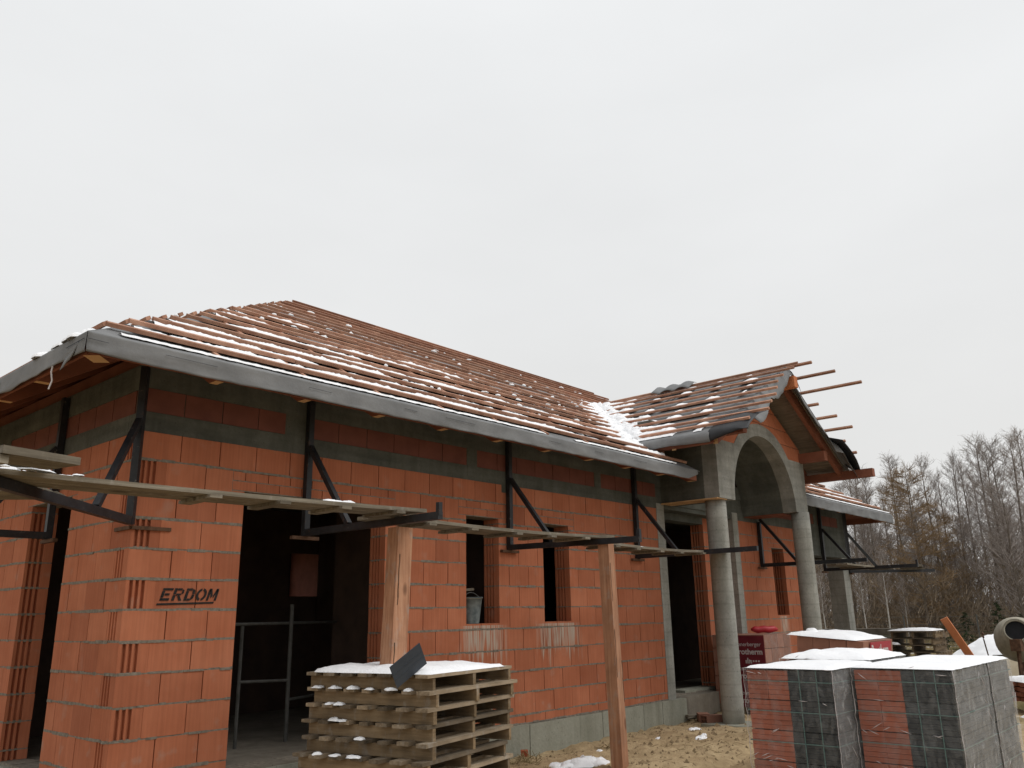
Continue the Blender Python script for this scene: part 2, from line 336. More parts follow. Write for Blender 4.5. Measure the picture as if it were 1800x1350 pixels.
# ------------------------------------------------------------------ ground
def axis(a, b, step, far):
    r, c, d = [], a, step
    q = [a + i*step for i in range(int((b-a)/step)+1)]
    lo, hi, s_ = [], [], step
    p_ = a
    while p_ > -far: s_ *= 1.35; p_ -= s_; lo.append(p_)
    p_, s_ = q[-1], step
    while p_ < far: s_ *= 1.35; p_ += s_; hi.append(p_)
    return lo[::-1] + q + hi
def ground_z(x, y):
    inside = 0 < x < 16.2 and .1 < y < 8
    if inside: return -.12
    near = max(0, 1-math.hypot(x-8, y+1)/40)
    z = .035*fbm(x*.5, y*.5) + near*(.045*fbm(x*2.1, y*2.1, 3) + .04*fbm(x*6, y*6, 5))
    if -.6 < y and x < 9: z = min(z, .03)
    z += .07*math.exp(-((x-7.2)/1.6)**2-((y+1.6)/.9)**2)
    for k_ in (-2.05, -2.75):
        z -= .05*math.exp(-((y-k_-.18*math.sin(x*.7)-.12*(x-6))/.13)**2)*(1 if 3 < x < 14 else 0)
    return z - .02
gx, gy = axis(-6, 24, .10, 500), axis(-9, 3, .08, 500)
g = MB(); g.grid([[(x, y, ground_z(x, y)) for x in gx] for y in gy])
gr = g.build('ground', M['ground'], smooth=True); tag(gr, kind='structure')

# ------------------------------------------------------------------ the house
HOUSE = empty('brick_house', (0, 0, 0), 0, 'unfinished orange brick house with snowy roof battens and an arched concrete porch', 'house')
ZJ = lambda c: .42 + (c-1)*.25            # bottom of course c >= 1; course 0 is the cut one on the foundation
LINT, SILL = 2.74, 1.49
DARKW = set()
BR = []                                    # every brick: (wall, origin, rot, L, H, D, groove0, groove1)
_bm = {}
def brick_mesh(L, H, D, g0, g1, mk='brick'):
    key = (round(L, 3), round(H, 3), round(D, 3), g0, g1, mk)
    if key in _bm: return _bm[key]
    m = MB()
    if not (g0 or g1) or D < .2: m.box(0, 0, 0, L, D, H)
    else:
        def side(x, gd, d):
            pts = [(x, 0)]
            if gd:
                u0 = (.36, .56, .76) if gd == 1 else (.16, .36, .56)
                for u in u0:
                    a, b = D*u, D*(u+.12)
                    pts += [(x, a), (x+d*.03, a+.004), (x+d*.03, b-.004), (x, b)]
            return pts + [(x, D)]
        poly = side(0, g0, 1) + side(L, g1, -1)[::-1]
        m.prism([(x, y, 0) for x, y in poly][::-1], (0, 0, H))
    _bm[key] = m.mesh('brick', M[mk]); return _bm[key]
def lay(wall, along, a0, a1, z, H, D, g0, g1, first=None, Lb=.375, off=0.0):
    """bricks from a0 to a1 on a wall: along = 'x' (outer face y=off) or 'y' (outer face x=off)"""
    cuts, p_ = [a0], a0 + (first or Lb)
    while p_ < a1 - .07: cuts.append(p_); p_ += Lb + random.uniform(-.006, .004)
    cuts.append(a1)
    for i in range(len(cuts)-1):
        l0, l1 = cuts[i], cuts[i+1]; gap = .0085 if i < len(cuts)-2 else 0
        gg0, gg1 = (g0 if i == 0 else 0), (g1 if i == len(cuts)-2 else 0)
        jit = random.uniform(-.003, .002)
        if along == 'x': BR.append((wall, (l0, off+jit, z), 0, l1-l0-gap, H, D, gg0, gg1))
        else: BR.append((wall, (off+D+jit, l0, z), math.pi/2, l1-l0-gap, H, D, gg0, gg1))
def spans(a0, a1, holes, z0, z1):
    s, out_ = a0, []
    for h0, h1, hz0, hz1 in sorted(holes):
        if hz0 < z1-.01 and hz1 > z0+.01:
            if h0 > s: out_.append((s, h0))
            s = h1
    if s < a1: out_.append((s, a1))
    return out_
def wall_core(along, a0, a1, z0, z1, holes, D=.25, off=0.0, m='brick_dark', inset=.03):
    xs = sorted({a0, a1} | {v for h in holes for v in (h[0]-inset, h[1]+inset)})
    zs = sorted({z0, z1} | {v for h in holes for v in (max(z0, h[2]-inset), min(z1, h[3]+inset))})
    w = MB()
    for i in range(len(xs)-1):
        j = 0
        while j < len(zs)-1:
            def solid(j): 
                cx, cz = (xs[i]+xs[i+1])/2, (zs[j]+zs[j+1])/2
                return not any(h[0]-inset < cx < h[1]+inset and h[2]-inset < cz < h[3]+inset for h in holes)
            if solid(j):
                k = j
                while k+1 < len(zs)-1 and solid(k+1): k += 1
                u, v = off+inset, off+D-inset
                if along == 'x': w.box(xs[i], u, zs[j], xs[i+1], v, zs[k+1])
                else: w.box(u, xs[i], zs[j], v, xs[i+1], zs[k+1])
                j = k
            j += 1
    return w.build('wall', M[m], HOUSE)
def masonry(wall, along, a0, a1, holes, corner=None, D=.25, off=0.0, zmax=11, lintels=True):
    JT = MB()
    for c in range(0, zmax+1):
        z0 = .332 if c == 0 else ZJ(c)+.012; z1 = .42 if c == 0 else ZJ(c+1)
        s0 = a0
        if corner is not None: s0 = a0 if (c % 2 == 1) == (corner == 'odd') else a0+.25
        if lintels and c == 10:
            hh = [(h[0]-.13, h[1]+.13, 2.68, 2.93) for h in holes]
            for h in holes:
                for e0, e1 in ((h[0]-.13, h[0]), (h[1], h[1]+.13)): lay(wall, along, e0, e1, 2.682, .055, D, 0, 0, off=off)
                for r in range(2):
                    lay(wall, along, h[0]-.125, h[1]+.125, 2.745+r*.09, .08, D, 0, 0, Lb=.25, first=.13 if r else .25, off=off)
        else: hh = holes
        zb_ = .32 if c == 0 else ZJ(c)
        for b0, b1 in spans(a0, a1, holes, z0-.01, z0-.002):
            p_ = b0+.001
            while p_ < b1-.004:
                e_ = min(b1-.001, p_+random.uniform(.05, .22)); k0 = off+random.uniform(-.006, .001); dz0, dz1 = random.uniform(-.005, .003), random.uniform(-.003, .005)
                if along == 'x': JT.box(p_, k0, zb_-.004+dz0, e_, off+D-.004, zb_+.016+dz1)
                else: JT.box(k0, p_, zb_-.004+dz0, off+D-.004, e_, zb_+.016+dz1)
                p_ = e_
        for i, (b0, b1) in enumerate(spans(s0, a1, hh, z0, z1)):
            isfirst = abs(b0-s0) < 1e-6
            first = None
            if isfirst and corner is not None: first = .375
            elif (c % 2): first = .19
            g0 = 1 if (not isfirst or corner is not None) else 0
            if isfirst and corner is not None and s0 > a0: g0 = 0
            g1 = 1 if b1 < a1-1e-6 else 0
            lay(wall, along, b0, b1, z0, z1-z0, D, g0, g1, first, off=off)
        for h in holes:                                                # the levelled row under a sill
            if h[2] > 1 and ZJ(c) <= h[2]-.03 < ZJ(c+1):
                lay(wall, along, h[0]+.002, h[1]-.002, ZJ(c)+.014, h[2]-ZJ(c)-.014, D, 0, 0, Lb=.25, off=off)
    if lintels:
        for h in holes:
            for r in range(2):
                b_ = (h[0]-.13, 2.735+r*.09, h[1]+.13, 2.747+r*.09)
                if along == 'x': JT.box(b_[0], off+.001, b_[1], b_[2], off+D-.004, b_[3])
                else: JT.box(off+.001, b_[0], b_[1], off+D-.004, b_[2], b_[3])
            for e_ in (h[0]-.131, h[1]+.127):
                if along == 'x': JT.box(e_-.004, off+.0015, 2.68, e_+.008, off+D-.004, 2.92)
    JT.build('mortar_joints', M['mortar'], wall)['kind'] = 'stuff'
FRONT_H = [(1.02, 2.73, .32, LINT), (3.965, 4.535, SILL, LINT), (5.395, 5.95, SILL, LINT)]
LEFT_H = [(1.305, 2.29, .32, LINT), (5.0, 6.6, 1.2, LINT)]
WING_H = [(12.32, 12.86, SILL, LINT)]
w_front = wall_core('x', .01, 8.24, .32, 3.17, FRONT_H)
w_left = wall_core('y', .25, 8.04, .32, 3.17, LEFT_H)
w_wing = wall_core('x', 11.0, 13.9, .32, 3.17, WING_H)
masonry(w_front, 'x', 0, 8.24, FRONT_H, 'odd')
masonry(w_left, 'y', 0, 8.04, LEFT_H, 'even')
masonry(w_wing, 'x', 11.0, 13.9, WING_H)
# the set-back door wall of the entrance
DOOR_H = [(8.3, 10.16, .32, 3.06)]
w_door = wall_core('x', 8.25, 11.2, .32, 3.17, DOOR_H, off=.25)
masonry(w_door, 'x', 8.3, 11.2, DOOR_H, off=.25, lintels=False)
# the wall at the end of the open terrace
w_ter = wall_core('y', .25, 8.04, .32, 3.17, [], off=13.65)
masonry(w_ter, 'y', .25, 4.0, [], off=13.65)
# strip of bricks between the two ring beams
posts_x = [(1.417, 1.697), (3.976, 4.156), (6.603, 6.762)]
sp = [(0, 1.417), (1.697, 3.976), (4.156, 6.603), (6.762, 8.24)]
w_strip = MB(); w_strip.box(.008, .008, 3.33, 8.24, .24, 3.56); w_strip.box(.0085, .24, 3.33, .24, 8.0, 3.56)
w_strip.box(11.0, .008, 3.33, 16.25, .24, 3.56)
w_strip = w_strip.build('wall', M['concrete'], HOUSE)
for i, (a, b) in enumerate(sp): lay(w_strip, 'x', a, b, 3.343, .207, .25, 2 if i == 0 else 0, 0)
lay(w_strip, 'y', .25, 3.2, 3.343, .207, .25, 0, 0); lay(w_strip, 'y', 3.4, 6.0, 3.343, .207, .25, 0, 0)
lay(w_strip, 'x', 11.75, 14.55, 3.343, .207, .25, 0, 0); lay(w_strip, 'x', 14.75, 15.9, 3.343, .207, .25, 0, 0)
# gable bricks above the arch (cut to the rake and to the arch ring)
ACX, ARI, ARO, ASP, AY = 10.08, 1.16, 1.37, 3.27, -1.03
def brick_rank(b):
    wall, o_ = b[0], Vector(b[1]); d = (o_-CAM).length
    if wall in (w_ter,) or (wall in (w_left, w_strip) and o_.y > 3.2): d += 40      # never in view: last
    if wall is w_strip: d += 4
    return d
BR.sort(key=brick_rank)
rest = MB()
for i, (wall, o_, rot, L, H, D, g0, g1) in enumerate(BR):
    if i < 296:
        b = link('brick', brick_mesh(L, H, D, g0, g1, 'brick_strip' if wall is w_strip else 'brick'), wall, o_, (0, 0, rot+random.uniform(-.003, .003)))
    else:
        rest.xf = Matrix.Translation(o_) @ Matrix.Rotation(rot, 4, 'Z'); me_ = brick_mesh(L, H, D, g0, g1, 'brick_strip' if wall is w_strip else 'brick')
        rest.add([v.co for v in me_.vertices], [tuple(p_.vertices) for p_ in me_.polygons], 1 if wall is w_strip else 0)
rest.xf = None
# back and end walls, partitions and ceiling: plain brickwork that only darkens the rooms
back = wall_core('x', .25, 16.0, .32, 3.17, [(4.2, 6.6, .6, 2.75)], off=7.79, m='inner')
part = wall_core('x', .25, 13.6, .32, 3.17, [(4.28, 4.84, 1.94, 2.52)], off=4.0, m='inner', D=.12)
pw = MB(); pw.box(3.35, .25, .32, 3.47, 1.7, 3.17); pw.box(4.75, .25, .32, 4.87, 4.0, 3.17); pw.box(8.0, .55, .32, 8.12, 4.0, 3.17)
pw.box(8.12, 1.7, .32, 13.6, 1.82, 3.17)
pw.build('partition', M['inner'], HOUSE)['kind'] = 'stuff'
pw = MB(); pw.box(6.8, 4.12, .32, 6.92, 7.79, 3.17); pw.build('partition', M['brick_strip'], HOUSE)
rest.build('brickwork', [M['brick'], M['brick_strip']], HOUSE)['kind'] = 'stuff'
fl = MB(); fl.box(.05, .05, .0, 13.8, 7.9, .318); fl.build('floor_slab', M['floor'], HOUSE)
ce = MB(); ce.box(.02, .02, 3.178, 16.2, 8.0, 3.325); ce.build('ceiling_slab', M['concrete'], HOUSE)
st = MB(); st.box(1.02, -.35, 0, 2.2, -.045, .2); st.box(1.0, -.02, .3, 2.72, .25, .335)
st.build('door_step', M['floor'], HOUSE)
# ring beams
bb = MB()
bb.box(-.004, -.004, 3.166, 8.24, .255, 3.34); bb.box(-.005, .255, 3.166, .255, 8.04, 3.34)
bb.box(-.006, -.006, 3.552, 8.24, .256, 3.78); bb.box(-.006, .256, 3.552, .256, 8.04, 3.78)
for a, b in posts_x: bb.box(a, -.005, 3.34, b, .2, 3.552)
for a, b in ((3.2, 3.4),): bb.box(-.005, a, 3.34, .2, b, 3.552)
bb.box(4.60, -.0035, 3.07, 4.72, .2, 3.166); bb.box(3.99, -.007, 3.21, 4.14, .0, 3.36)
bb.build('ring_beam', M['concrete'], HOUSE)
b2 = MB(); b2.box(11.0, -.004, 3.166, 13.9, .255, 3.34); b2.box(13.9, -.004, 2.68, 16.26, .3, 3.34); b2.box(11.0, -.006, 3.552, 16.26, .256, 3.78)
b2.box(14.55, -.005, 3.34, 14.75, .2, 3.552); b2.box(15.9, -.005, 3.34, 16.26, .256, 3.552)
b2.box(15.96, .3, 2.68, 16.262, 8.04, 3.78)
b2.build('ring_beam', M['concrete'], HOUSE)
cs = MB(); cs.box(8.24, -.008, .32, 8.46, .25, 3.25); cs.build('concrete_stud', M['column'], HOUSE)
cs = MB(); cs.box(10.8, -.008, .32, 11.0, .25, 3.3); cs.build('concrete_stud', M['column'], HOUSE)
cs = MB(); cs.box(8.24, .0, 3.25, 11.0, .25, 4.6); cs.box(8.47, .25, 3.06, 11.2, .5, 3.5); cs.build('lintel_beam', M['concrete'], HOUSE)
cs = MB(); cs.box(15.94, .0, 0, 16.29, .35, 2.68); cs.build('terrace_post', M['column'], HOUSE)
th = MB(); th.box(9.17, .25, -.1, 10.8, .52, .374); th.build('threshold', M['block'], HOUSE)
# foundation blocks
x = 0.0
while x < 8.6:
    L = min(.5, 8.7-x); f = MB(); f.box(x+.003, -.045+random.uniform(-.004, .004), -.15, x+L-.003, .2, .318+random.uniform(-.008, .0)); f.build('foundation_block', M['block'], HOUSE); x += .5
y = .205
while y < 8: f = MB(); f.box(-.045+random.uniform(-.004, .004), y+.003, -.15, .2, y+.497, .316); f.build('foundation_block', M['block'], HOUSE); y += .5
x = 11.0
while x < 16: f = MB(); f.box(x+.003, -.045, -.15, x+.497, .2, .317); f.build('foundation_block', M['block'], HOUSE); x += .5

# painted stencil mark on the corner pier
def stencil():
    m = MB(); X0, X1, Z0, Z1 = .295, .805, 1.750, 1.853
    def q(pts):
        n = len(pts); v = [(X0+(X1-X0)*px/5.35 + pz*.030, -.0045, Z0+(Z1-Z0)*pz) for px, pz in pts]
        m.prism(v, (0, .0015, 0))
    def r(x0, z0, x1, z1): q([(x0, z0), (x1, z0), (x1, z1), (x0, z1)])
    t = .24
    # E
    r(.0, .0, .85, .2); r(.0, .24, .26, .78); r(.0, .82, .95, 1.0); r(.32, .41, .75, .59)
    # R
    r(1.08, 0, 1.34, .44); r(1.08, .5, 1.34, 1.0); r(1.38, .82, 1.8, 1.0); r(1.38, .42, 1.8, .58); q([(1.84, .5), (2.02, .6), (2.02, .84), (1.84, .93)])
    q([(1.5, .38), (1.74, .38), (2.05, 0), (1.78, 0)])
    # D
    r(2.22, .0, 2.48, .78); r(2.22, .82, 2.78, 1.0); r(2.52, 0, 2.8, .18)
    q([(2.83, .02), (3.08, .2), (3.12, .5), (2.88, .5), (2.82, .24)]); q([(2.88, .54), (3.12, .54), (3.06, .84), (2.83, .98), (2.82, .78)])
    # O as two brackets
    def arc(a0, a1):
        n = 8; o_ = [(3.78+.5*math.cos(R(a0+(a1-a0)*i/n)), .5+.52*math.sin(R(a0+(a1-a0)*i/n))) for i in range(n+1)]
        i_ = [(3.78+.27*math.cos(R(a0+(a1-a0)*i/n)), .5+.32*math.sin(R(a0+(a1-a0)*i/n))) for i in range(n+1)]
        for k in range(n): q([o_[k], o_[k+1], i_[k+1], i_[k]])
    arc(-80, 80); arc(100, 260)
    # M
    r(4.4, 0, 4.62, .92); q([(4.44, 1.0), (4.68, 1.0), (4.92, .42), (4.80, .18)]); q([(4.96, .42), (5.16, 1.0), (5.38, 1.0), (5.02, .2)]); r(5.18, 0, 5.40, .92)
    # underline
    q([(-.12, -.36), (5.25, -.24), (5.25, -.09), (-.12, -.21)])
    return m.build('stencilled_word', M['paint'], HOUSE)
stencil()

# ------------------------------------------------------------------ main roof
K, EAVE, EZ = .5944, -.8375, 3.645
mem = lambda d: EZ + K*(d-EAVE)           # height of the membrane over the eave line, d = distance in from the wall face
XR = 16.26; APX = 4.02
PK, PRX, PRZ = .575, 10.08, 5.545          # porch roof
pmem = lambda x: PRZ - PK*abs(x-PRX)
VY = lambda z: (z-EZ)/K + EAVE
def valley_x(y, side=-1):                   # x where the main slope meets the porch slope
    z = mem(y); return PRX + side*(PRZ-z)/PK
H0 = EAVE
apexL, apexR = (APX, APX, mem(APX)), (XR-APX, APX, mem(APX))
c00, c10, c11, c01 = (H0, H0, EZ), (XR-H0, H0, EZ), (XR-H0, 8.04-H0, EZ), (H0, 8.04-H0, EZ)
vtop = (PRX, VY(PRZ), PRZ); vbl = (valley_x(-.07), -.07, mem(-.07)); vbr = (valley_x(-.07, 1), -.07, mem(-.07))
def slab(name, poly, m, drop0, drop1, mu=None):
    s = MB(); n = len(poly)
    t = [(a, b, c-drop0) for a, b, c in poly]; u = [(a, b, c-drop1) for a, b, c in poly]
    s.add(t+u, [tuple(range(n)), tuple(range(2*n-1, n-1, -1))] + [(i, n+i, n+(i+1) % n, (i+1) % n) for i in range(n)])
    return s.build(name, m, HOUSE)
fl_poly = [c00, (8.2, H0, EZ), (8.2, -.07, mem(-.07)), vbl, vtop, (PRX, APX, mem(APX)), apexL]
fr_poly = [(PRX, APX, mem(APX)), vtop, vbr, (11.95, -.07, mem(-.07)), (11.95, H0, EZ), c10, apexR]
SL_F = slab('roof_slope', fl_poly, M['membrane'], 0, .006); SL_FR = slab('roof_slope', fr_poly, M['membrane'], 0, .006)
SL_L = slab('roof_slope', [c00, apexL, c01], M['membrane'], 0, .006)
SL_R = slab('roof_slope', [c10, c11, apexR], M['membrane'], 0, .006)
SL_B = slab('roof_slope', [c01, apexL, apexR, c11], M['membrane'], 0, .006)
for poly in (fl_poly, fr_poly, [c00, apexL, c01], [c10, c11, apexR], [c01, apexL, apexR, c11]):
    cx = sum(p_[0] for p_ in poly)/len(poly); cy = sum(p_[1] for p_ in poly)/len(poly)
    q = [(p_[0]+(.02 if p_[0] < cx else -.02), p_[1]+(.02 if p_[1] < cy else -.02), p_[2]) for p_ in poly]
    slab('roof_boarding', q, M['boarding'], .008, .03)
def batten(par, a, b, nrm):
    m = MB(); L = (Vector(b)-Vector(a)).length; m.bar((0, 0, 0), (L, 0, 0), .046, .034); d = (Vector(b)-Vector(a)).normalized()
    z = Vector(nrm).normalized(); y_ = z.cross(d); M_ = Matrix((d, y_, z)).transposed()
    return m.build('batten', M['batten'], par, loc=a, rot=M_.to_euler())
ROWS = [-.66 + .292*i for i in range(16)]
nF = (0, -K, 1)
def run(par, p0, p1, nrm, lmax=4.2, seed=0):
    rnd = random.Random(seed); p0, p1 = Vector(p0), Vector(p1); L = (p1-p0).length; d = (p1-p0)/L; s = 0; first = True
    while s < L-.05:
        e = min(L, s + (rnd.uniform(1.2, lmax) if first else rnd.uniform(3.0, lmax)))
        if L-e < .6: e = L
        n = Vector(nrm).normalized()*rnd.uniform(-.004, .005); side = Vector((0, 0, rnd.uniform(-.006, .006)))
        batten(par, tuple(p0+d*s+n), tuple(p0+d*(e-.006)+n+side), nrm); s = e; first = False
lift = .052
for i, y in enumerate(ROWS):
    z = mem(y)+lift; xl = y + random.uniform(-.03, .02) + .03
    if y < VY(PRZ):
        e = valley_x(y)-.10 if y > 0 else (8.12 - .55*(y+.66))
        run(SL_F, (xl, y, z), (e, y, z), nF, seed=i)
        e2 = valley_x(y, 1)+.1 if y > 0 else 12.0
        run(SL_FR, (e2, y, z), (XR-y-random.uniform(0, .05), y, z), nF, seed=i+50)
    else:
        run(SL_F, (xl, y, z), (XR-y-random.uniform(0, .06), y, z), nF, seed=i)
    # hip side
    run(SL_L, (y, y+.02+random.uniform(-.03, .03), z), (y, 8.04-y, z), (-K, 0, 1), seed=i+100)
    if i < 9: run(SL_R, (XR-y, y+.02, z), (XR-y, min(8.04-y, y+5), z), (K, 0, 1), seed=i+150)
run(SL_F, (APX-.05, APX-.06, mem(APX-.06)+.018), (XR-APX+.05, APX-.06, mem(APX-.06)+.018), nF, seed=999)
run(SL_F, (APX-.02, APX-.06, mem(APX-.06)+lift), (XR-APX+.02, APX-.06, mem(APX-.06)+lift), nF, seed=998)
# counter battens on the rafters
xs_r = [.25 + .87*i for i in range(19)]
cb = MB()
for x in xs_r:
    y1 = min(APX, x if x < APX else (XR-x if x > XR-APX else APX))
    y0 = H0+.06
    if 7.4 < x < 12.7:
        yy = VY(pmem(x)); y0 = max(y0, yy+.1) 
    if y1 > y0+.2: cb.bar((x, y0, mem(y0)+.016), (x, y1-.05, mem(y1-.05)+.016), .04, .026, nF)
cb.build('counter_batten', M['batten'], HOUSE)
# rafters: plumb tail, level under-cut of fresh timber
def rafter(a_in, base, dirn, d0, d1, w=.07, depth=.18, par=HOUSE):
    """a rafter running from eave distance d0 up to d1; base(d) -> (x,y)"""
    m = MB(); t = lambda d: mem(d)-.034; bt = lambda d: t(d)-depth*1.163
    cut = 3.492
    dc = (cut + .034 + depth*1.163 - EZ)/K + EAVE
    prof = [(d0, t(d0)), (d0, cut), (dc, cut), (d1, bt(d1)), (d1, t(d1))]
    n = len(prof); off = Vector(dirn)*(w/2)
    A = [Vector((*base(d), z))-off for d, z in prof]; B = [Vector((*base(d), z))+off for d, z in prof]
    fs = [tuple(range(n)), tuple(range(2*n-1, n-1, -1))] + [(i, n+i, n+(i+1) % n, (i+1) % n) for i in range(n)]
    m.add(A+B, fs, 0); m.m[3] = 1
    m.build('rafter', [M['rafter'], M['fresh']], par)
for x in xs_r:
    if x < 8.3 or x > 11.8:
        rafter(x, lambda d, x=x: (x, d), (1, 0, 0), -.80, min(3.9, max(.3, x if x < 4 else (XR-x if x > 12.2 else 3.9))))
for y in xs_r[:9]:
    rafter(y, lambda d, y=y: (d, y), (0, 1, 0), -.80, min(3.9, max(.3, min(y, 8.04-y))))
for y in (1.2, 2.1, 3.0, 3.9): rafter(y, lambda d, y=y: (XR-d, y), (0, 1, 0), -.80, min(3.9, y))
rafter(0, lambda d: (d, d), (.7071, -.7071, 0), -.78, 3.9, .12, .20)
rafter(0, lambda d: (XR-d, d), (.7071, .7071, 0), -.78, 3.9, .12, .20)
# wall plates
wp = MB(); wp.box(.04, .05, 3.783, 8.3, .19, 3.93); wp.build('wall_plate', M['rafter'], HOUSE)
wp = MB(); wp.box(.05, .19, 3.784, .19, 7.9, 3.93); wp.build('wall_plate', M['rafter'], HOUSE)
wp = MB(); wp.box(11.8, .05, 3.783, 16.2, .19, 3.93); wp.build('wall_plate', M['rafter'], HOUSE)
# fascia boards and the membrane drooping over them
def fascia(a, b):
    m = MB(); m.bar(a, b, .024, .13); m.build('fascia_board', M['rafter'], HOUSE)
fascia((H0+.03, H0+.03, 3.56), (8.12, H0+.03, 3.56)); fascia((H0+.03, H0+.06, 3.56), (H0+.03, 8.8, 3.56)); fascia((12.0, H0+.03, 3.56), (XR-H0-.03, H0+.03, 3.56))
fascia((XR-H0-.03, H0+.05, 3.56), (XR-H0-.03, 8.8, 3.56))
def drape(axis_, a0, a1, drop, seed, sgn=1, rag=0, end_cut=0, flip=1):
    rows = []; n = int(abs(a1-a0)/.05)
    for i in range(n+1):
        a = a0 + (a1-a0)*i/n; L = []
        f = fbm(a*1.3, seed)*.5; g_ = fbm(a*4.5, seed+4)
        dr = drop*(1+.07*f+.03*g_) + rag*max(0, nz3(a*2.3, seed+9))
        if end_cut and i > n-6: dr *= 1-.10*(i-(n-6))
        for t in (0, .35, .62, .8, .93, .985, 1.0, 1.05, 1.12, 1.3, 1.5, 1.72, 1.9, 2.0):
            if t <= 1: o_ = min(H0 + (1-t)*.40, a,  (XR-a) if axis_ == 'x' else 9); o_ = max(o_, H0-.012); zz = mem(o_)+.009 + (.006*g_ if t > .5 else 0)
            else:
                s = t-1
                o_ = H0 - .016 - .016*s*fbm(a*1.3+s*2.2, seed+2) - .016*s*abs(nz3(a*1.9-s*2.2, seed+7)) - .005*s*nz3(a*6+s*5, seed)
                zz = EZ+.009 - dr*s
            if axis_ == 'x': L.append((a, o_, zz))
            elif axis_ == 'y': L.append((o_, a, zz))
            else: L.append((XR-o_, a, zz))
        rows.append(L)
    m = MB(); m.grid(rows); o = m.build('eave_membrane', M['membrane'], HOUSE, True, solid=.004)
    for i_, p_ in enumerate(o.data.polygons):
        if i_ % 13 < 7: p_.use_smooth = False
    # stitched edge line of the sheet
    st_ = MB(); a = a0
    while a < a1-.3:
        L = random.uniform(.15, .5); zz = EZ-.055+.006*nz3(a, seed); o_ = H0-.031
        if axis_ == 'x': st_.bar((a, o_, zz), (a+L, o_, zz-.004), .0035, .0022)
        elif axis_ == 'y': st_.bar((o_, a, zz), (o_, a+L, zz-.004), .004, .0035)
        a += L+random.uniform(.3, 1.6)
    if st_.v: st_.build('seam', M['black'], o)['kind'] = 'stuff'
    return o
drape('x', H0-.012, 8.10, .165, 1.3, end_cut=1); drape('y', H0-.012, 8.88, .16, 5.1, rag=.03); drape('x', 12.0, XR-H0+.012, .20, 9.4, end_cut=0); drape('X', H0, 8.8, .16, 15.2)
# torn corner flap and a dangling cord at the left corner
m = MB(); m.grid([[(-.858-.006*j, -.74+.055*i+.03*j, 3.60-.02*i-.048*j-.01*(i % 2)) for j in range(3)] for i in range(5)])
m.build('membrane_flap', M['membrane'], HOUSE, True, solid=.004)
m = MB(); m.tube([(-.86, -.28, 3.52), (-.865, -.275, 3.45), (-.855, -.285, 3.38), (-.87, -.28, 3.31)], .006, 6); m.build('cord', M['white'], HOUSE)

# ------------------------------------------------------------------ porch
def arch_wall(y0, y1, base_z, topf, m, name):
    xs = [8.41+i*.02 for i in range(int((11.75-8.41)/.02)+1)]; xs[-1] = 11.75
    xs = sorted(set([round(v, 4) for v in xs] + [round(ACX-ARI, 4), round(ACX+ARI, 4)]))
    w = MB()
    def lo(x):
        d = abs(x-ACX); return ASP+math.sqrt(max(0, ARI**2-d*d)) if d < ARI-1e-6 else base_z
    P = []
    for x in xs:
        d = abs(x-ACX)
        if abs(d-ARI) < 1e-3:
            pair = [(x, base_z), (x, ASP)]
            P += pair if x < ACX else pair[::-1]
        else: P.append((x, lo(x)))
    T = [(x, topf(x)) for x, _ in P]
    n = len(P); v = []
    for yy in (y0, y1):
        v += [(x, yy, z) for x, z in P]; v += [(x, yy, z) for x, z in T]
    f = []
    for i in range(n-1):
        f += [(i, i+1, n+i+1, n+i), (2*n+i+1, 2*n+i, 3*n+i, 3*n+i+1), (i+1, i, 2*n+i, 2*n+i+1), (n+i, n+i+1, 3*n+i+1, 3*n+i)]
    f += [(0, n, 3*n, 2*n), (n-1, 3*n-1, 4*n-1, 2*n-1)]
    w.add(v, f); return w.build(name, M[m], HOUSE)
def ring_top(x):
    d = abs(x-ACX); z = ASP+math.sqrt(ARO**2-d*d) if d < ARO else 0
    return max(4.17 if d > 1.02 else 0, z)
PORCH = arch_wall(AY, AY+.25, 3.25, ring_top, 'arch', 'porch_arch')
# brick infill between the ring and the rafters, laid in cut pieces
zc = 4.17
while zc < 5.2:
    z1 = zc+.238
    for s in (-1, 1):
        rake = lambda z: (PRZ-.24-z)/PK
        ring = lambda z: math.sqrt(max(0, ARO**2-(z-ASP)**2)) if z < ASP+ARO else 0
        i0, i1, o0, o1 = ring(zc), ring(z1), min(1.66, rake(zc)), min(1.66, max(0, rake(z1)))
        nseg = max(1, int((max(o0, o1)-min(i0, i1))/.36))
        for k in range(nseg):
            t0, t1 = k/nseg, (k+1)/nseg
            q = [i0+(o0-i0)*t0, i0+(o0-i0)*t1-.005, i1+(o1-i1)*t1-.005, i1+(o1-i1)*t0]
            if q[1]-q[0] < .03 and q[2]-q[3] < .03: continue
            b = MB(); b.prism([(ACX+s*q[0], AY+.006, zc), (ACX+s*q[1], AY+.006, zc), (ACX+s*max(q[2], q[3]+.002), AY+.006, z1), (ACX+s*q[3], AY+.006, z1)], (0, .22, 0))
            b.build('brick', M['brick'], PORCH)
    zc += .25
gm = MB(); gm.prism([(8.45, AY+.03, 4.0), (11.71, AY+.03, 4.0), (11.71, AY+.03, 4.33), (ACX, AY+.03, 5.2), (8.45, AY+.03, 4.33)], (0, .01, 0))
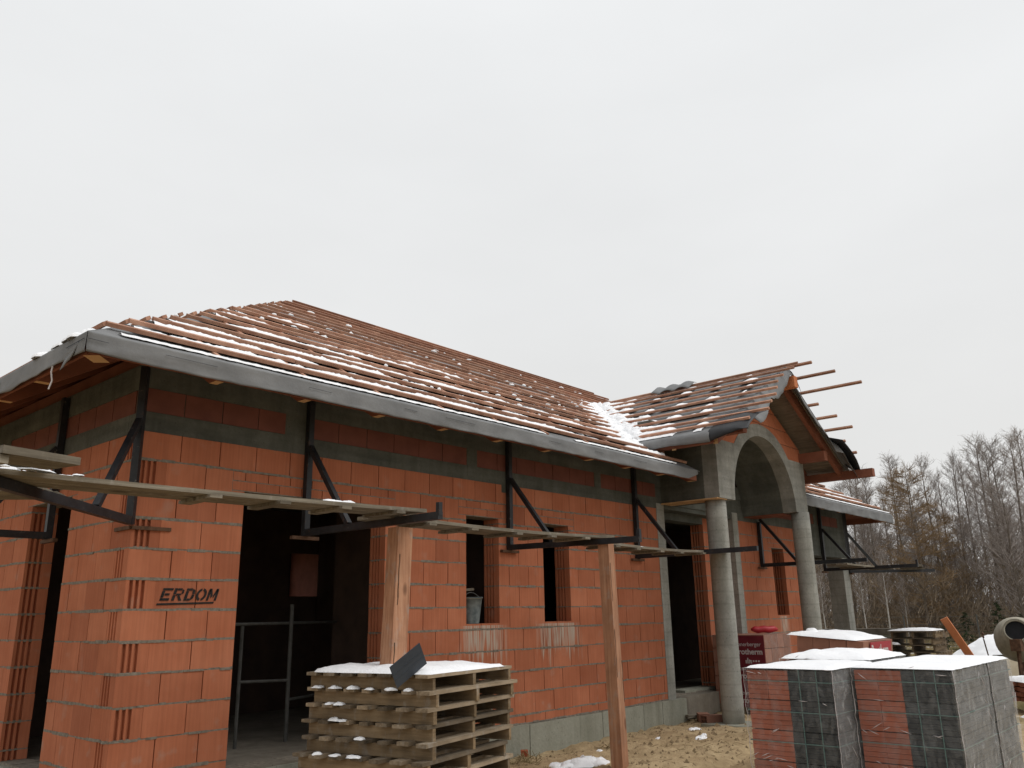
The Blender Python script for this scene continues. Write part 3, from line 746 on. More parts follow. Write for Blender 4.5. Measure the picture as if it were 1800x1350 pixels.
# keep the arch open: mortar backing only outside the ring
gm = MB()
for s in (-1, 1):
    pts = [(ACX+s*1.64, 4.12), (ACX+s*1.64, 4.33), (ACX, 5.24)] + [(ACX+s*(ARO-.05)*math.sin(R(a)), ASP+(ARO-.05)*math.cos(R(a))) for a in range(0, 56, 6)]
    gm.prism([(x, AY+.02, z) for x, z in pts], (0, .17, 0))
gm.build('gable_mortar', M['mortar'], PORCH)
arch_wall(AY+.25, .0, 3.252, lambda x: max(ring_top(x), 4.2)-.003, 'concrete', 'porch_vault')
sb = MB(); sb.box(8.36, AY+.02, 3.235, 8.68, -.02, 3.249); sb.build('formwork_board', M['fresh'], HOUSE)
sb = MB(); sb.box(11.25, AY+.26, 3.235, 11.7, -.02, 3.249); sb.build('formwork_board', M['rafter'], HOUSE)
for cx, cy, r in ((8.64, -.83, .157), (11.48, -.985, .157)):
    c = MB(); nn = 9; c.tube([(cx+random.uniform(-.002, .002), cy, -.1+3.35*i/nn) for i in range(nn+1)], [r+random.uniform(-.002, .002) for _ in range(nn+1)], 40)
    c.build('porch_column', M['column'], HOUSE, True)
    for p_ in HOUSE.children[-1].data.polygons:
        if len(p_.vertices) > 4: p_.use_smooth = False
    pd = MB(); pd.box(cx-.32, cy-.34, -.12, cx+.34, cy+.36, .015); pd.build('column_footing', M['block'], HOUSE)
# porch roof
PY0 = -1.5; PEX = 2.55
def pslab(name, s, y0, m, d0, d1):
    xe = PRX+s*PEX; zt = pmem(xe)
    yv = VY(PRZ); ye = VY(zt)
    poly = [(PRX, y0, PRZ), (PRX, yv, PRZ), (xe, max(ye, -.05), zt), (xe, y0, zt)]
    if s > 0: poly = poly[::-1]
    return slab(name, poly, m, d0, d1)
PL, PR_ = pslab('roof_slope', -1, -1.62, M['membrane'], 0, .006), pslab('roof_slope', 1, -1.56, M['membrane'], 0, .006)
pslab('roof_boarding', -1, -1.50, M['greyboard'], .008, .034); pslab('roof_boarding', 1, -1.50, M['greyboard'], .008, .034)
for i, (x, ye) in enumerate([(10.04, -1.82), (9.77, -1.86), (9.49, -1.78), (9.18, -1.81), (8.87, -1.92), (8.54, -2.03), (8.24, -2.08), (7.93, -2.16), (7.66, -1.98)]):
    z = pmem(x)+lift; yv = VY(pmem(x)) - .06
    run(PL, (x, ye, z), (x, max(yv, -.2), z), (-PK, 0, 1), seed=300+i, lmax=4.0)
for i, (x, ye) in enumerate([(10.14, -2.02), (10.41, -2.29), (10.73, -2.59), (11.03, -1.72), (11.35, -1.9), (11.65, -2.04), (11.96, -1.78), (12.27, -1.85), (12.52, -1.6)]):
    z = pmem(x)+lift; yv = VY(pmem(x)) - .06
    run(PR_, (x, ye, z), (x, max(yv, -.2), z), (PK, 0, 1), seed=340+i, lmax=4.0)
def prafter(y, w=.07, depth=.17, only=None, m='rafter'):
    for s in (-1, 1):
        if only and s != only: continue
        xe = PRX+s*(PEX-.10 if s < 0 else PEX-.12); t = lambda x: pmem(x)-.036; dz = depth*1.15
        xc = xe - s*.0
        prof = [(PRX, t(PRX)), (xe, t(xe)), (xe, t(xe)-dz), (PRX, t(PRX)-dz)]
        r = MB(); r.add([(x, y-w/2, z) for x, z in prof]+[(x, y+w/2, z) for x, z in prof],
                        [(0, 1, 2, 3), (7, 6, 5, 4)] + [(i, 4+i, 4+(i+1) % 4, (i+1) % 4) for i in range(4)]); r.m[3] = 1
        r.build('rafter', [M[m], M['fresh']], HOUSE)
prafter(-1.44); prafter(-.75); prafter(-.1)
rb = MB(); rb.box(PRX-.07, -1.74, 5.17, PRX+.07, 2.2, 5.36); rb.build('ridge_beam', M['orange'], HOUSE)
for x0 in (8.42, 11.6):
    rb = MB(); rb.box(x0, -1.5, 4.2 if x0 < 9 else 4.16, x0+.14, .1, 4.33); rb.build('purlin', M['rafter'], HOUSE)
rb = MB(); rb.box(12.42, -2.03, 3.90, 12.55, .0, 4.045); rb.build('eave_purlin', M['rafter'], HOUSE)
rb = MB(); rb.box(7.6, -1.42, 3.93, 7.69, -.3, 4.06); rb.build('eave_purlin', M['rafter'], HOUSE)
# loose membrane round the porch roof
def sheet(name, rows, m, solid=.004): 
    q = MB(); q.grid(rows); return q.build(name, M[m], HOUSE, True, solid=solid)
rows = []
for i in range(31):                              # grey drape under the left eave battens
    y = -1.42+i*.045; L = []
    for t in (0, .4, .8, 1.0, 1.25, 1.5, 1.75, 2.0):
        if t <= 1: x = 7.53+(1-t)*.3; z = pmem(x)+.012
        else:
            s = t-1; x = 7.53-.02-.03*math.sin(s*2.6)+.02*fbm(y*2, s*2, 3); z = pmem(7.53)+.012-(.165-.05*(i/30)**2+.025*fbm(y*1.7, 1))*s
        L.append((x, y, z))
    rows.append(L)
sheet('eave_membrane', rows, 'membrane')
rows = []
for i in range(13):                              # black sheet folded back at the front corner
    t = i/12; L = []; y = -1.40-.62*t
    for j in range(12):
        s = j/11
        if s < .35: q_ = s/.35; x = 7.50+.01*q_; z = pmem(7.5)+.02-.16*(1-q_)*(1-t)**.8; x -= .02*math.sin(q_*3)
        else: q_ = (s-.35)/.65; x = 7.51+.62*q_; z = pmem(x)+.022+.05*math.sin(q_*3.1)*(.4+.6*t)
        z -= .10*max(0, t-.7)*(1+q_)*1.2; L.append((x, y+.03*fbm(x*4, t*2), z))
    rows.append(L)
sheet('membrane_flap', rows, 'black')
rows = []
for i in range(40):                              # ragged grey edge along the left rake
    x = 8.12+i*(1.95/39); L = []
    ragf = .13+.16*abs(math.sin((x-8.05)*3.1+.4))*(1 if x < 9.9 else .4)+.05*nz3(x*7, 2)
    for j in range(7):
        s = j/6; y = -1.55-(.16+.22*max(0, (9.3-x)/1.2))*s+.02*fbm(x*3, s); z = pmem(x)+.012-ragf*max(0, s-.35)*1.5
        L.append((x, y, z))
    rows.append(L)
sheet('rake_membrane', rows, 'membrane')
rows = []
for i in range(40):                              # and along the right rake, hanging lower
    x = 10.10+i*(2.45/39); L = []
    ragf = .18+.12*abs(math.sin((x-10.1)*2.2))+.03*nz3(x*6, 8)
    for j in range(7):
        s = j/6; y = -1.50-.10*s-.16*s*(1 if x > 11.8 else .3); z = pmem(x)+.012-ragf*s*s
        L.append((x, y, z))
    rows.append(L)
sheet('rake_membrane', rows, 'membrane')
rows = [[(11.75+.75*s, -1.50-.30*t-.06*math.sin(s*3), pmem(11.75+.75*s)-.10*t-.10*t*s+.02) for t in (0, .25, .5, .75, 1)] for s in (0, .2, .4, .6, .8, 1)]
sheet('membrane_flap', rows, 'black')
rows = [[(10.10+.16*s, -1.58-.16*t, 5.53-.08*s-.34*t*t*(.6+.4*s)) for t in (0, .3, .6, 1)] for s in (0, .25, .5, .75, 1)]
sheet('membrane_flap', rows, 'black')
# loose piece of sheet left on the porch ridge
rows = [[(9.78+.34*s, .12+.78*t, pmem(9.78+.34*s)+.085+.05*abs(math.sin(t*8.0))+.02*s) for t in [k/14 for k in range(15)]] for s in (0, .25, .5, .75, 1.0)]
q = MB(); q.grid(rows); o = q.build('sheet_offcut', M['membrane'], None, True, solid=.006)
tag(o, 'crumpled grey sheet offcut lying on the porch ridge', 'sheet')

# ------------------------------------------------------------------ snow on the roof
def lump(m, x, y, z, rx, ry, h, seed, n=14, rings=5, rag=.3):
    rr = []
    for a in range(rings+1):
        ph = a/rings*math.pi/2; L = []
        for b in range(n+1):
            th = 2*math.pi*(b % n)/n; k = 1+rag*nz3(math.cos(th)*1.6+seed, math.sin(th)*1.6, a*.35)+rag*.5*nz3(math.cos(th)*5+seed, math.sin(th)*5)
            L.append((x+rx*k*math.cos(th)*math.cos(ph), y+ry*k*math.sin(th)*math.cos(ph), z+h*k*math.sin(ph)))
        rr.append(L)
    m.grid(rr)
def roof_snow():
    m = MB(); vid = {}
    def patch(u0, u1, du, rows, gapw, pos, cover):
        """u runs along the battens, each row is the gap above one batten"""
        nt = 8
        for ri, r0 in enumerate(rows):
            prev = None; u = u0(r0)
            n = int((u1(r0)-u)/du)
            for i in range(n+1):
                uu = u + i*du; amp = cover(uu, r0, ri); cur = None
                if amp > .012:
                    cur = []
                    for t in range(nt+1):
                        tt = t/nt
                        reach = max(.2, min(1.0, .42+amp*9+.3*nz3(uu*5, ri*3.1)))
                        s = tt*reach
                        if ri == 0: amp = min(amp, .03)
                        h = amp*max(0, 1-tt)**.6*(1+.28*nz3(uu*14, ri*7, tt*3)+.2*nz3(uu*40, ri*3, tt*9)) + .004
                        if tt == 0: h = min(h*.5, .03)
                        cur.append(pos(uu, r0+.022+s*(((gapw if ri else gapw*.55) if gapw < .295 else gapw)-.05)+.012*nz3(uu*9, ri*3, tt*2)*(tt > 0), h))
                if cur and prev:
                    o = len(m.v); m.v += prev+cur
                    for t in range(nt): m.f.append((o+t, o+nt+1+t, o+nt+2+t, o+t+1)); m.m.append(0)
                prev = cur
    def cov_main(u, r, ri):
        d = r-EAVE
        base = 1.05-.26*max(0, d-.8) - .075*max(0, u-1.2) - (.25 if ri == 0 else 0)
        if u > 12: base = .8-.15*d
        c = base + .75*fbm(u*.55, ri*.9, 2, 3) + .42*nz3(u*2.6, ri*2.3, 7) + .20*nz3(u*9, ri*5, 3)
        if r > 0 or True:
            vx = valley_x(max(r, -.4)); dv = abs(u-vx)
            if dv < .8 and r < VY(PRZ): c += (1-dv/.8)*1.6
        return max(0, min(.078, c*.064+.006*nz3(u*12, ri)))
    rows = [EAVE+.01]+[y+.0 for y in ROWS]
    patch(lambda r: r+.24, lambda r: (valley_x(r)+.06 if 0 < r < VY(PRZ)-.1 else (valley_x(max(r, -.07))+.02 if r < .1 else XR-r)), .028, rows, .292, lambda u, r, h: (u, r, mem(r)+.01+h), cov_main)
    patch(lambda r: 12.1, lambda r: XR-r, .035, rows[:7], .292, lambda u, r, h: (u, r, mem(r)+.01+h), cov_main)
    # porch, left slope: rows are x offsets climbing to the ridge; u runs along y
    px = [7.53, 7.66, 7.93, 8.24, 8.54, 8.87, 9.18, 9.49, 9.77]
    def cov_porch(u, r, ri):
        c = .06 - .10*(r-7.6) + .95*math.cos((u-(r-7.5)*.35)*5.2)**6 + .75*fbm(u*1.3, ri*1.1, 5, 3) + .3*nz3(u*8, ri*4)
        vy = VY(pmem(r)); dv = abs(u-vy)
        if dv < .75: c += (1-dv/.75)*1.7
        return max(0, min(.085, c*.060))
    patch(lambda r: -1.35, lambda r: VY(pmem(r)), .028, px, .30, lambda u, r, h: (r, u, pmem(r)+.01+h), cov_porch)
    for i in range(330):                               # crumbs stuck on battens and membrane
        u, r = random.uniform(0, 12), random.choice(ROWS[1:14])+random.choice((0, .12, .2)); 
        if u < r or (r < VY(PRZ) and abs(u-PRX) < PRX-valley_x(r)): continue
        lump(m, u, r, mem(r)+(.05 if random.random() < .4 else .005), random.uniform(.015, .065), random.uniform(.012, .028), random.uniform(.010, .028), i*1.3, 9, 3, .6)
    # the drift lying in the valley itself
    for i in range(150):
        t = i/149; y0 = -.12+t*2.4; 
        for k in range(3):
            y = y0+random.uniform(-.12, .12); x = valley_x(y)+random.uniform(-.30, .26); z = max(mem(y), pmem(x))
            s = random.uniform(.05, .13); rr = []
            for a in range(5):
                ring = []
                for b in range(9):
                    th, ph = 2*math.pi*b/8, a/4*math.pi/2
                    n_ = 1+.35*nz3(x*9+math.cos(th), y*9+math.sin(th), a)
                    ring.append((x+s*n_*math.cos(th)*math.cos(ph), y+s*n_*math.sin(th)*math.cos(ph), z-.02+s*.85*n_*math.sin(ph)))
                rr.append(ring)
            m.grid(rr)
    # a ridge of snow left on the left eave near the corner
    for i in range(36):
        y = -.55+random.uniform(-.12, .75); x = H0+random.uniform(.0, .18); s = random.uniform(.03, .075); rr = []
        for a in range(4):
            rr.append([(x+s*math.cos(2*math.pi*b/7)*math.cos(a/3*1.57), y+s*1.5*math.sin(2*math.pi*b/7)*math.cos(a/3*1.57), mem(x)+s*.8*math.sin(a/3*1.57)) for b in range(8)])
        m.grid(rr)
    o = m.build('roof_snow', M['snow'], None, True)
    return tag(o, 'thin wet snow lying between the roof battens', 'snow', kind='stuff')
roof_snow()

# ------------------------------------------------------------------ lumps of snow elsewhere
def slab_snow(m, poly, h, seed, step=.05, taper=.10):
    """blanket over a convex quad (corner list, counter-clockwise) rising from its edges"""
    A, B, C, D = [Vector(p_) for p_ in poly]; n = max(4, int((B-A).length/step)); k = max(4, int((D-A).length/step)); rr = []
    for i in range(n+1):
        L = []
        for j in range(k+1):
            u, v = i/n, j/k; p_ = A*(1-u)*(1-v)+B*u*(1-v)+C*u*v+D*(1-u)*v
            e_ = min(u*(B-A).length, (1-u)*(B-A).length, v*(D-A).length, (1-v)*(D-A).length)
            f = min(1, e_/taper)**.5
            L.append((p_.x+.012*nz3(p_.x*9, p_.y*9, seed)*(1 if f < .2 else 0), p_.y+.02*nz3(p_.x*8, p_.y*8, seed+3)*(1 if f < .2 else 0), p_.z + f*h*(1+.5*fbm(p_.x*3, p_.y*3, seed)) - (.004 if f == 0 else 0)))
        rr.append(L)
    m.grid(rr)

# ------------------------------------------------------------------ scaffold brackets
def bracket(loc, rz, label, arm=1.95, top=3.75, zb=2.37, foot=True, tilt=0.0, stub=True, corner=False):
    """upright on the wall, arm along local -y, brace between them"""
    t = empty('scaffold_bracket', loc, rz, label, 'scaffold bracket', 'black steel scaffold brackets hung on the house wall')
    u = MB(); u.box(-.03, -.075, zb-.01, .03, -.015, top); u.build('upright', M['steel'], t)
    a = MB(); a.bar((0, -.05, zb+.02), (0, -arm, zb+.02+tilt), .055, .065); a.build('arm', M['steel'], t)
    b = MB(); b.bar((0, -.07, 3.24), (0, -.72, zb+.05), .048, .05, (1, 0, 0)); b.build('brace', M['steel'], t)
    if foot:
        f = MB()
        if corner: f.bar((0, -.005, zb-.03), (-.20, .195, zb-.03), .035, .03); f.bar((0, -.005, zb-.03), (.24, .235, zb-.03), .035, .03)
        else: f.box(-.15, -.055, zb-.045, .16, -.012, zb-.013)
        f.build('foot_plate', M['rust'], t)
    if stub: s = MB(); s.box(-.02, -arm-.004, zb+.02+tilt, .02, -arm+.035, zb+.13+tilt); s.build('end_stub', M['steel'], t)
    return t
BRK = [((.0, 0, 0), R(-45), 'scaffold bracket sticking out from the corner of the brick pier', dict(arm=2.3, corner=True, top=3.72, stub=False)),
       ((1.68, 0, 0), 0, 'scaffold bracket in front of the big garage opening', dict()),
       ((4.70, 0, 0), 0, 'scaffold bracket between the two narrow windows', dict(tilt=-.03)),
       ((7.58, 0, 0), 0, 'scaffold bracket beside the concrete stud at the porch', dict(stub=False)),
       ((11.79, 0, 0), 0, 'scaffold bracket behind the porch columns, next to the slit window', dict(top=3.19, stub=False)),
       ((14.80, 0, 0), 0, 'scaffold bracket on the concrete beam of the open terrace', dict(arm=1.9)),
       ((16.27, 0, 0), R(45), 'scaffold bracket on the far end corner, arm pointing at the trees', dict(arm=2.0, stub=False))]
for l, r, lab, kw in BRK: bracket(l, r, lab, **kw)
bracket((0, 1.66, 0), R(-90), 'scaffold bracket on the shaded side wall, left of the pier', arm=2.2, top=3.75)

# platforms: two or three boards on cleats
def platform(p0, p1, widths, z0, z1, label, cleats=(), thick=.031, sag=.0, gap=.01):
    p0, p1 = Vector((*p0, z0)), Vector((*p1, z1)); L = (p1-p0).length; d = (p1-p0)/L
    t = empty('scaffold_platform', tuple(p0), math.atan2(d.y, d.x), label, 'plank walkway', 'plank walkways on the scaffold brackets')
    off = 0; slope = (z1-z0)
    for w in widths:
        n = 10; rr = []; b = MB(); e0, e1 = random.uniform(0, .06), random.uniform(-.06, 0)
        V = []
        for i in range(n+1):
            s = i/n; x = e0 + (L+e1-e0)*s; z = slope*s - sag*4*s*(1-s)
            V += [(x, off, z), (x, off+w, z), (x, off+w, z+thick), (x, off, z+thick)]
        F = [(3, 2, 1, 0), (4*n, 4*n+1, 4*n+2, 4*n+3)]
        for i in range(n):
            for k in range(4): l = (k+1) % 4; F.append((4*i+k, 4*i+l, 4*i+4+l, 4*i+4+k))
        b.add(V, F); b.build('board', M['plank'], t); off += w+gap
    for c in cleats:
        s = c/L; z = slope*s - sag*4*s*(1-s); k = MB(); k.box(c-.045, -.04, z-.026, c+.045, off+.02, z-.002); k.build('cleat', M['plank'], t)
    return t
platform((-1.62, -1.57), (1.83, -1.66), (.20, .19), 2.43, 2.45, 'weathered plank walkway from the corner bracket across the garage opening', (1.45, 2.0, 2.55, 3.1), sag=.012)
platform((1.53, -1.40), (5.06, -1.40), (.20, .19), 2.42, 2.425, 'weathered plank walkway under the two narrow windows', (.55, 1.1, 1.75, 2.3, 2.9), sag=.035)
platform((4.90, -1.14), (8.60, -1.16), (.19, .19), 2.40, 2.435, 'bent plank walkway ending at the round porch column', (.5, .95, 1.5, 2.0, 2.6), sag=.055)
platform((13.3, -1.05), (16.4, -1.10), (.2, .2), 2.40, 2.42, 'plank walkway in front of the open terrace', (.8, 1.7, 2.5), sag=.02)
platform((15.6, -1.75), (17.6, -1.20), (.2, .2), 2.415, 2.44, 'short plank walkway at the far end bracket', (.6, 1.3), sag=.01)
platform((-2.4, -.15), (-1.05, -1.12), (.22, .2), 2.40, 2.42, 'plank walkway leading round the shaded corner', (.4, .9), sag=.0)
# short thick board lying on top at the left
t = empty('loose_plank', (-1.63, -2.0, 2.475), R(14), 'short grey board lying loose on the walkway by the corner', 'plank')
b = MB(); b.box(0, 0, 0, .46, .30, .045); b.build('board', M['plank'], t)
b = MB(); b.box(-.05, .02, -.05, .05, .28, -.004); b.build('cleat', M['plank'], t)

# sawn posts that prop the walkway
def post(x, y, z1, tx, ty, label, w=.20, d=.085, rz=0):
    t = empty('timber_post', (x, y, -.1), rz, label, 'post', 'sawn posts propping the walkway')
    m = MB(); n = 10; V = []
    for i in range(n+1):
        s = i/n; cx, cy = tx*s, ty*s; ww = w*(1-.06*s)
        for a, b in ((-1, -1), (1, -1), (1, 1), (-1, 1)): V.append((cx+a*ww/2+.003*nz3(i*.9, a, b), cy+b*d/2+.003*nz3(i*.7, b, a+5), s*(z1+.1)))
    F = [(3, 2, 1, 0), (4*n, 4*n+1, 4*n+2, 4*n+3)]
    for i in range(n):
        for k in range(4): l = (k+1) % 4; F.append((4*i+k, 4*i+l, 4*i+4+l, 4*i+4+k))
    m.add(V, F); m.build('shaft', M['post'], t)
    s = MB()
    for i, (u, z0, L) in enumerate(((-.055, z1-.55, .42), (-.06, z1-1.35, .5), (.075, .75, .25), (.082, 1.0, .18))):
        k = 8; P = []; cxx = lambda z: tx*z/(z1+.1)
        for j in range(k): z = z0+L*j/(k-1); P.append((cxx(z)+u+.010*nz3(z*9, i), ty*z/(z1+.1)-d/2-.001, z))
        for j in range(k-1):
            a, b = P[j], P[j+1]; wv = .004+.005*abs(nz3(j*1.7, i*3))
            s.prism([(a[0]-wv, a[1], a[2]), (a[0]+wv, a[1], a[2]), (b[0]+wv, b[1], b[2]), (b[0]-wv, b[1], b[2])], (0, -.0015, 0))
    s.build('crack', M['bark_edge'], t); return t
post(1.57, -1.44, 2.33, .13, .0, 'sawn post behind the pallet stack, under the garage walkway', .185, .13, R(4))
post(4.80, -1.47, 2.36, -.0, .05, 'sawn post standing free on the sand in front of the narrow windows', .16, .13, R(10))

# ------------------------------------------------------------------ pallets
def pallet(loc, rz, label, group, nslat=7, a=1.22, b=1.17, hs=.089, ts=.026, name='wooden_pallet'):
    t = empty(name, loc, rz, label, 'pallet', group)
    for y in (.045, b/2, b-.045):
        s = MB(); s.box(y-.02+random.uniform(-.008, .008), random.uniform(0, .012), 0, y+.02, a+random.uniform(-.015, .015), hs); s.build('stringer', M['stringer'], t)
    for i in range(nslat):
        w = random.uniform(.085, .12); y = (a-.1)*i/(nslat-1) + .0
        s = MB(); s.box(-.045+random.uniform(-.02, .02), y, hs+.001, b+.02+random.uniform(-.03, .02), y+w, hs+ts+random.uniform(-.003, .004)); s.build('slat', M['pallet'], t)
    return t
ROT = R(11)
ordn = ['topmost pallet of the tall stack, under a cap of snow', 'second pallet from the top of the tall stack, snow on its slat ends', 'third pallet from the top of the tall stack', 'fourth pallet from the top of the tall stack',
        'fifth pallet from the top of the tall stack', 'sixth pallet down the tall stack, pushed out to the left with snow', 'seventh pallet from the top of the tall stack', 'eighth pallet from the top of the tall stack',
        'ninth pallet from the top of the tall stack', 'bottom pallet of the tall stack, on the ground']
NP, PH = 10, .1165
ux, uy = Vector((math.cos(ROT), math.sin(ROT), 0)), Vector((-math.sin(ROT), math.cos(ROT), 0))
PB = Vector((1.31, -2.26, 0))
stk = []
for k in range(NP):                     # k = 0 at the bottom
    sh = random.uniform(-.025, .025); sv = random.uniform(-.02, .02); rz = ROT+random.uniform(-.022, .022)
    if NP-1-k == 5: sh, sv = -.085, -.01
    if NP-1-k == 0: sh, sv, rz = .02, .02, ROT
    o = PB + ux*sh + uy*sv; stk.append((o, rz))
    pallet((o.x, o.y, .005+k*PH), rz, ordn[NP-1-k], 'weathered pallets in the tall stack')
sn = MB(); zt = .005+NP*PH+.002
c = lambda u, v, z=zt: tuple(PB+ux*u+uy*v+Vector((0, 0, z)))
slab_snow(sn, [c(.02, .03), c(1.08, .02), c(1.14, 1.2), c(0, 1.2)], .036, 4, .035, .14)
for k, lst in ((8, (.20, .38, .57, .75, .93, 1.11)), (7, (.85, .95)), (6, (.88, .80)), (5, (.62,)), (4, (.98, .80, .62))):
    o, rz = stk[k]; a_ = Vector((math.cos(rz), math.sin(rz), 0)); b_ = Vector((-math.sin(rz), math.cos(rz), 0))
    for v in lst:
        q = o + a_*(-.02) + b_*(v+.02); lump(sn, q.x, q.y, .005+(k+1)*PH-.003, .045, random.uniform(.035, .07), random.uniform(.010, .024), v*7+k, 14, 4, .55)
tag(sn.build('pallet_snow', M['snow'], None, True), 'snow lying on the tall pallet stack', 'snow', kind='stuff')
# dark flat tile leaning on the stack
t = empty('flat_tile', (1.235, -2.08, 1.235), 0, 'dark grey flat tile tilted on the edge of the snowy pallet stack', 'tile')
m = MB(); e1 = Vector((.21, -.09, .165)); e2 = Vector((.085, .01, -.15)); nn_ = e1.cross(e2).normalized()*.011
q = [e1*-.5-e2*.5, e1*.5-e2*.5, e1*.5+e2*.5, e1*-.5+e2*.5]
m.prism([tuple(p_-nn_*.5) for p_ in q], tuple(nn_)); m.build('slab', M['slate'], t)
m = MB()
for f in (-.12, .12):
    a = e1*-.48+e2*f; b_ = e1*.48+e2*f
    m.bar(tuple(a-nn_*.62), tuple(b_-nn_*.62), .006, .003, tuple(nn_))
m.build('rib', M['slate'], t)

# ------------------------------------------------------------------ wrapped pallets of roof tiles
def tile_pack(w, d, h, m, seed):
    p_ = MB(); n = 6; rnd = random.Random(seed)
    for i in range(n):
        o = rnd.uniform(-.004, .004); t_ = h/n
        p_.box(.004+o, .0, i*t_+.001, w-.004+o, d-.0, (i+1)*t_-.0015)
    p_.box(.02, .012, 0, w-.02, d-.012, h-.004); return p_.mesh('tile_bundle', m)
def tile_pallet(loc, sx, sy, label, top=1.09, nred=2, ncol=4, seed=0, front_milky=True, rz=0.0):
    t = empty('tile_pallet', loc, rz, label, 'tile pallet', 'wrapped pallets of roof tiles')
    p_ = MB()
    for x in (.0, sx/2-.05, sx-.1): p_.box(x, 0, 0, x+.1, sy, .022); p_.box(x, 0, .022, x+.1, .12, .10); p_.box(x, sy/2-.06, .022, x+.1, sy/2+.06, .10); p_.box(x, sy-.12, .022, x+.1, sy, .10)
    for k in range(5): y = (sy-.1)*k/4; p_.box(0, y, .101, sx, y+.1, .122)
    p_.build('pallet_base', M['pallet'], t)
    nl = 4; h = (top-.125)/nl; rnd = random.Random(seed); packs = {}
    colw = ([('tile_dark', sy*.5), ('tile_red', sy*.25), ('tile_red', sy*.25)] if nred else [('tile_dark', sy)]); c0_ = 0
    for c_, (m, cw) in enumerate(colw):
        nx = 1 if m == 'tile_dark' else 2; dw = sx/nx
        for r_ in range(nl):
            for x_ in range(nx):
                key = (m, rnd.randrange(3))
                if key not in packs: packs[key] = tile_pack(dw, cw-.002, h-.006, M[m], key[1]+seed)
                link('tile_bundle', packs[key], t, (x_*dw+rnd.uniform(-.006, .006), c0_+.003, .125+r_*h))
        c0_ += cw
    # straps
    z_ = lambda k: .125+h*(k+.62)
    for k in range(nl):
        s = MB(); e_ = .012; z0 = z_(k)
        for a, b in (((-e_, -e_), (sx+e_, -e_)), ((sx+e_, -e_), (sx+e_, sy+e_)), ((sx+e_, sy+e_), (-e_, sy+e_)), ((-e_, sy+e_), (-e_, -e_))):
            s.bar((*a, z0), (*b, z0), .002, .007)
        s.build('strap', M['strap'], t)
    for f in ((.16, .36) if ncol > 2 else (.5,)):
        s = MB(); y = sy*f; s.bar((-.012, y, .1), (-.012, y, top+.004), .007, .002, (1, 0, 0)); s.bar((-.012, y, top+.004), (sx+.012, y, top+.004), .010, .002); s.bar((sx+.012, y, top+.004), (sx+.012, y, .1), .010, .002, (1, 0, 0))
        s.build('strap', M['strap'], t)
    # film: a crumpled skin just outside the load
    fm = MB(); e_ = .02; zb, zt_ = .08, top+.012
    def skin(a, b, mi, seed_):
        n, k = 26, 22; rr = []
        A, B = Vector((*a, 0)), Vector((*b, 0)); d = (B-A); out_ = Vector((d.y, -d.x, 0)).normalized()
        for i in range(n+1):
            L = []
            for j in range(k+1):
                u, v = i/n, j/k; z = zb+(zt_-zb)*v; w_ = .012*fbm(u*3.5+seed_, v*6, seed_)+.007*nz3(u*11, v*3+u*5, seed_)
                edge = min(1, 6*u, 6*(1-u)); pinch = .022*(.5+.5*math.cos(v*nl*2*math.pi))*(1-edge*.55)
                P = A+d*u+out_*(w_*edge) - out_*pinch*.25; L.append((P.x, P.y, z-.02*(v == 0)*nz3(u*9, 4, seed_)))
            rr.append(L)
        fm.grid(rr, mi)
    skin((-e_, -e_), (sx+e_, -e_), 1, seed+1.3); skin((sx+e_, -e_), (sx+e_, sy+e_), 0, seed+4.1); skin((sx+e_, sy+e_), (-e_, sy+e_), 0, seed+7.7); skin((-e_, sy+e_), (-e_, -e_), 0, seed+9.2)
    fm.grid([[(-e_, -e_, zt_), (sx+e_, -e_, zt_)], [(-e_, sy+e_, zt_), (sx+e_, sy+e_, zt_)]], 0)
    for cx_, cy_ in ((-e_, -e_), (-e_, sy+e_)):
        fm.tube([(cx_+.010*nz3(k*.8, seed+cy_*9), cy_+.012*nz3(k*.7, seed+3+cy_*5), zb+(zt_-zb)*k/24) for k in range(25)], [.0012+.0035*abs(nz3(k*1.1, seed+cy_*3)) for k in range(25)], 5, 2)
    rf = random.Random(seed+40)
    for k in range(15):                                # glints on pinched film folds, put in as white slivers
        z = .125+h*rf.choice((1, 2, 3, 3.98))+rf.uniform(-.03, .03); y = rf.uniform(0, sy); L = rf.uniform(.03, .10); q_ = rf.uniform(-.5, .3)
        if rf.random() < .45: y = sy-rf.uniform(0, .22); q_ = rf.uniform(-.9, .9)
        fm.tube([(-.034, y, z), (-.036, y-L*.5, z+L*q_*.5), (-.034, y-L, z+L*q_)], [.0008, .0028, .0008], 4, 2)
    for k in range(5):
        z = rf.uniform(.2, top-.05); x = rf.uniform(.05, sx-.1); L = rf.uniform(.04, .14); q_ = rf.uniform(-1.5, 1.5)
        fm.tube([(x, -.034, z), (x+L*.5, -.036, z+L*q_*.5), (x+L, -.034, z+L*q_)], [.0008, .0025, .0008], 4, 2)
    fm.build('plastic_wrap', [M['film'], M['film_milky'], M['white']], t, True)
    return t
tile_pallet((3.99, -4.16, .0), 1.0, .74, 'film-wrapped pallet of red and anthracite tiles, nearest the sandy ground and column', seed=1)
tile_pallet((4.37, -4.975, .0), 1.05, .76, 'film-wrapped pallet of red and anthracite tiles, frontmost, nearest the camera on the right', seed=2)
tile_pallet((5.47, -4.985, .0), .80, .78, 'milky film-wrapped tile pallet right behind the frontmost one, at its right edge', top=1.09, nred=0, seed=3)
tile_pallet((5.30, -4.02, .0), 1.05, .85, 'film-wrapped tile pallet mostly hidden in the back row under a thick hump of snow', top=1.10, seed=4)
sn = MB()
slab_snow(sn, [(3.97, -4.19, 1.105), (5.02, -4.19, 1.105), (5.02, -3.41, 1.105), (3.97, -3.41, 1.105)], .020, 2, .04, .10)
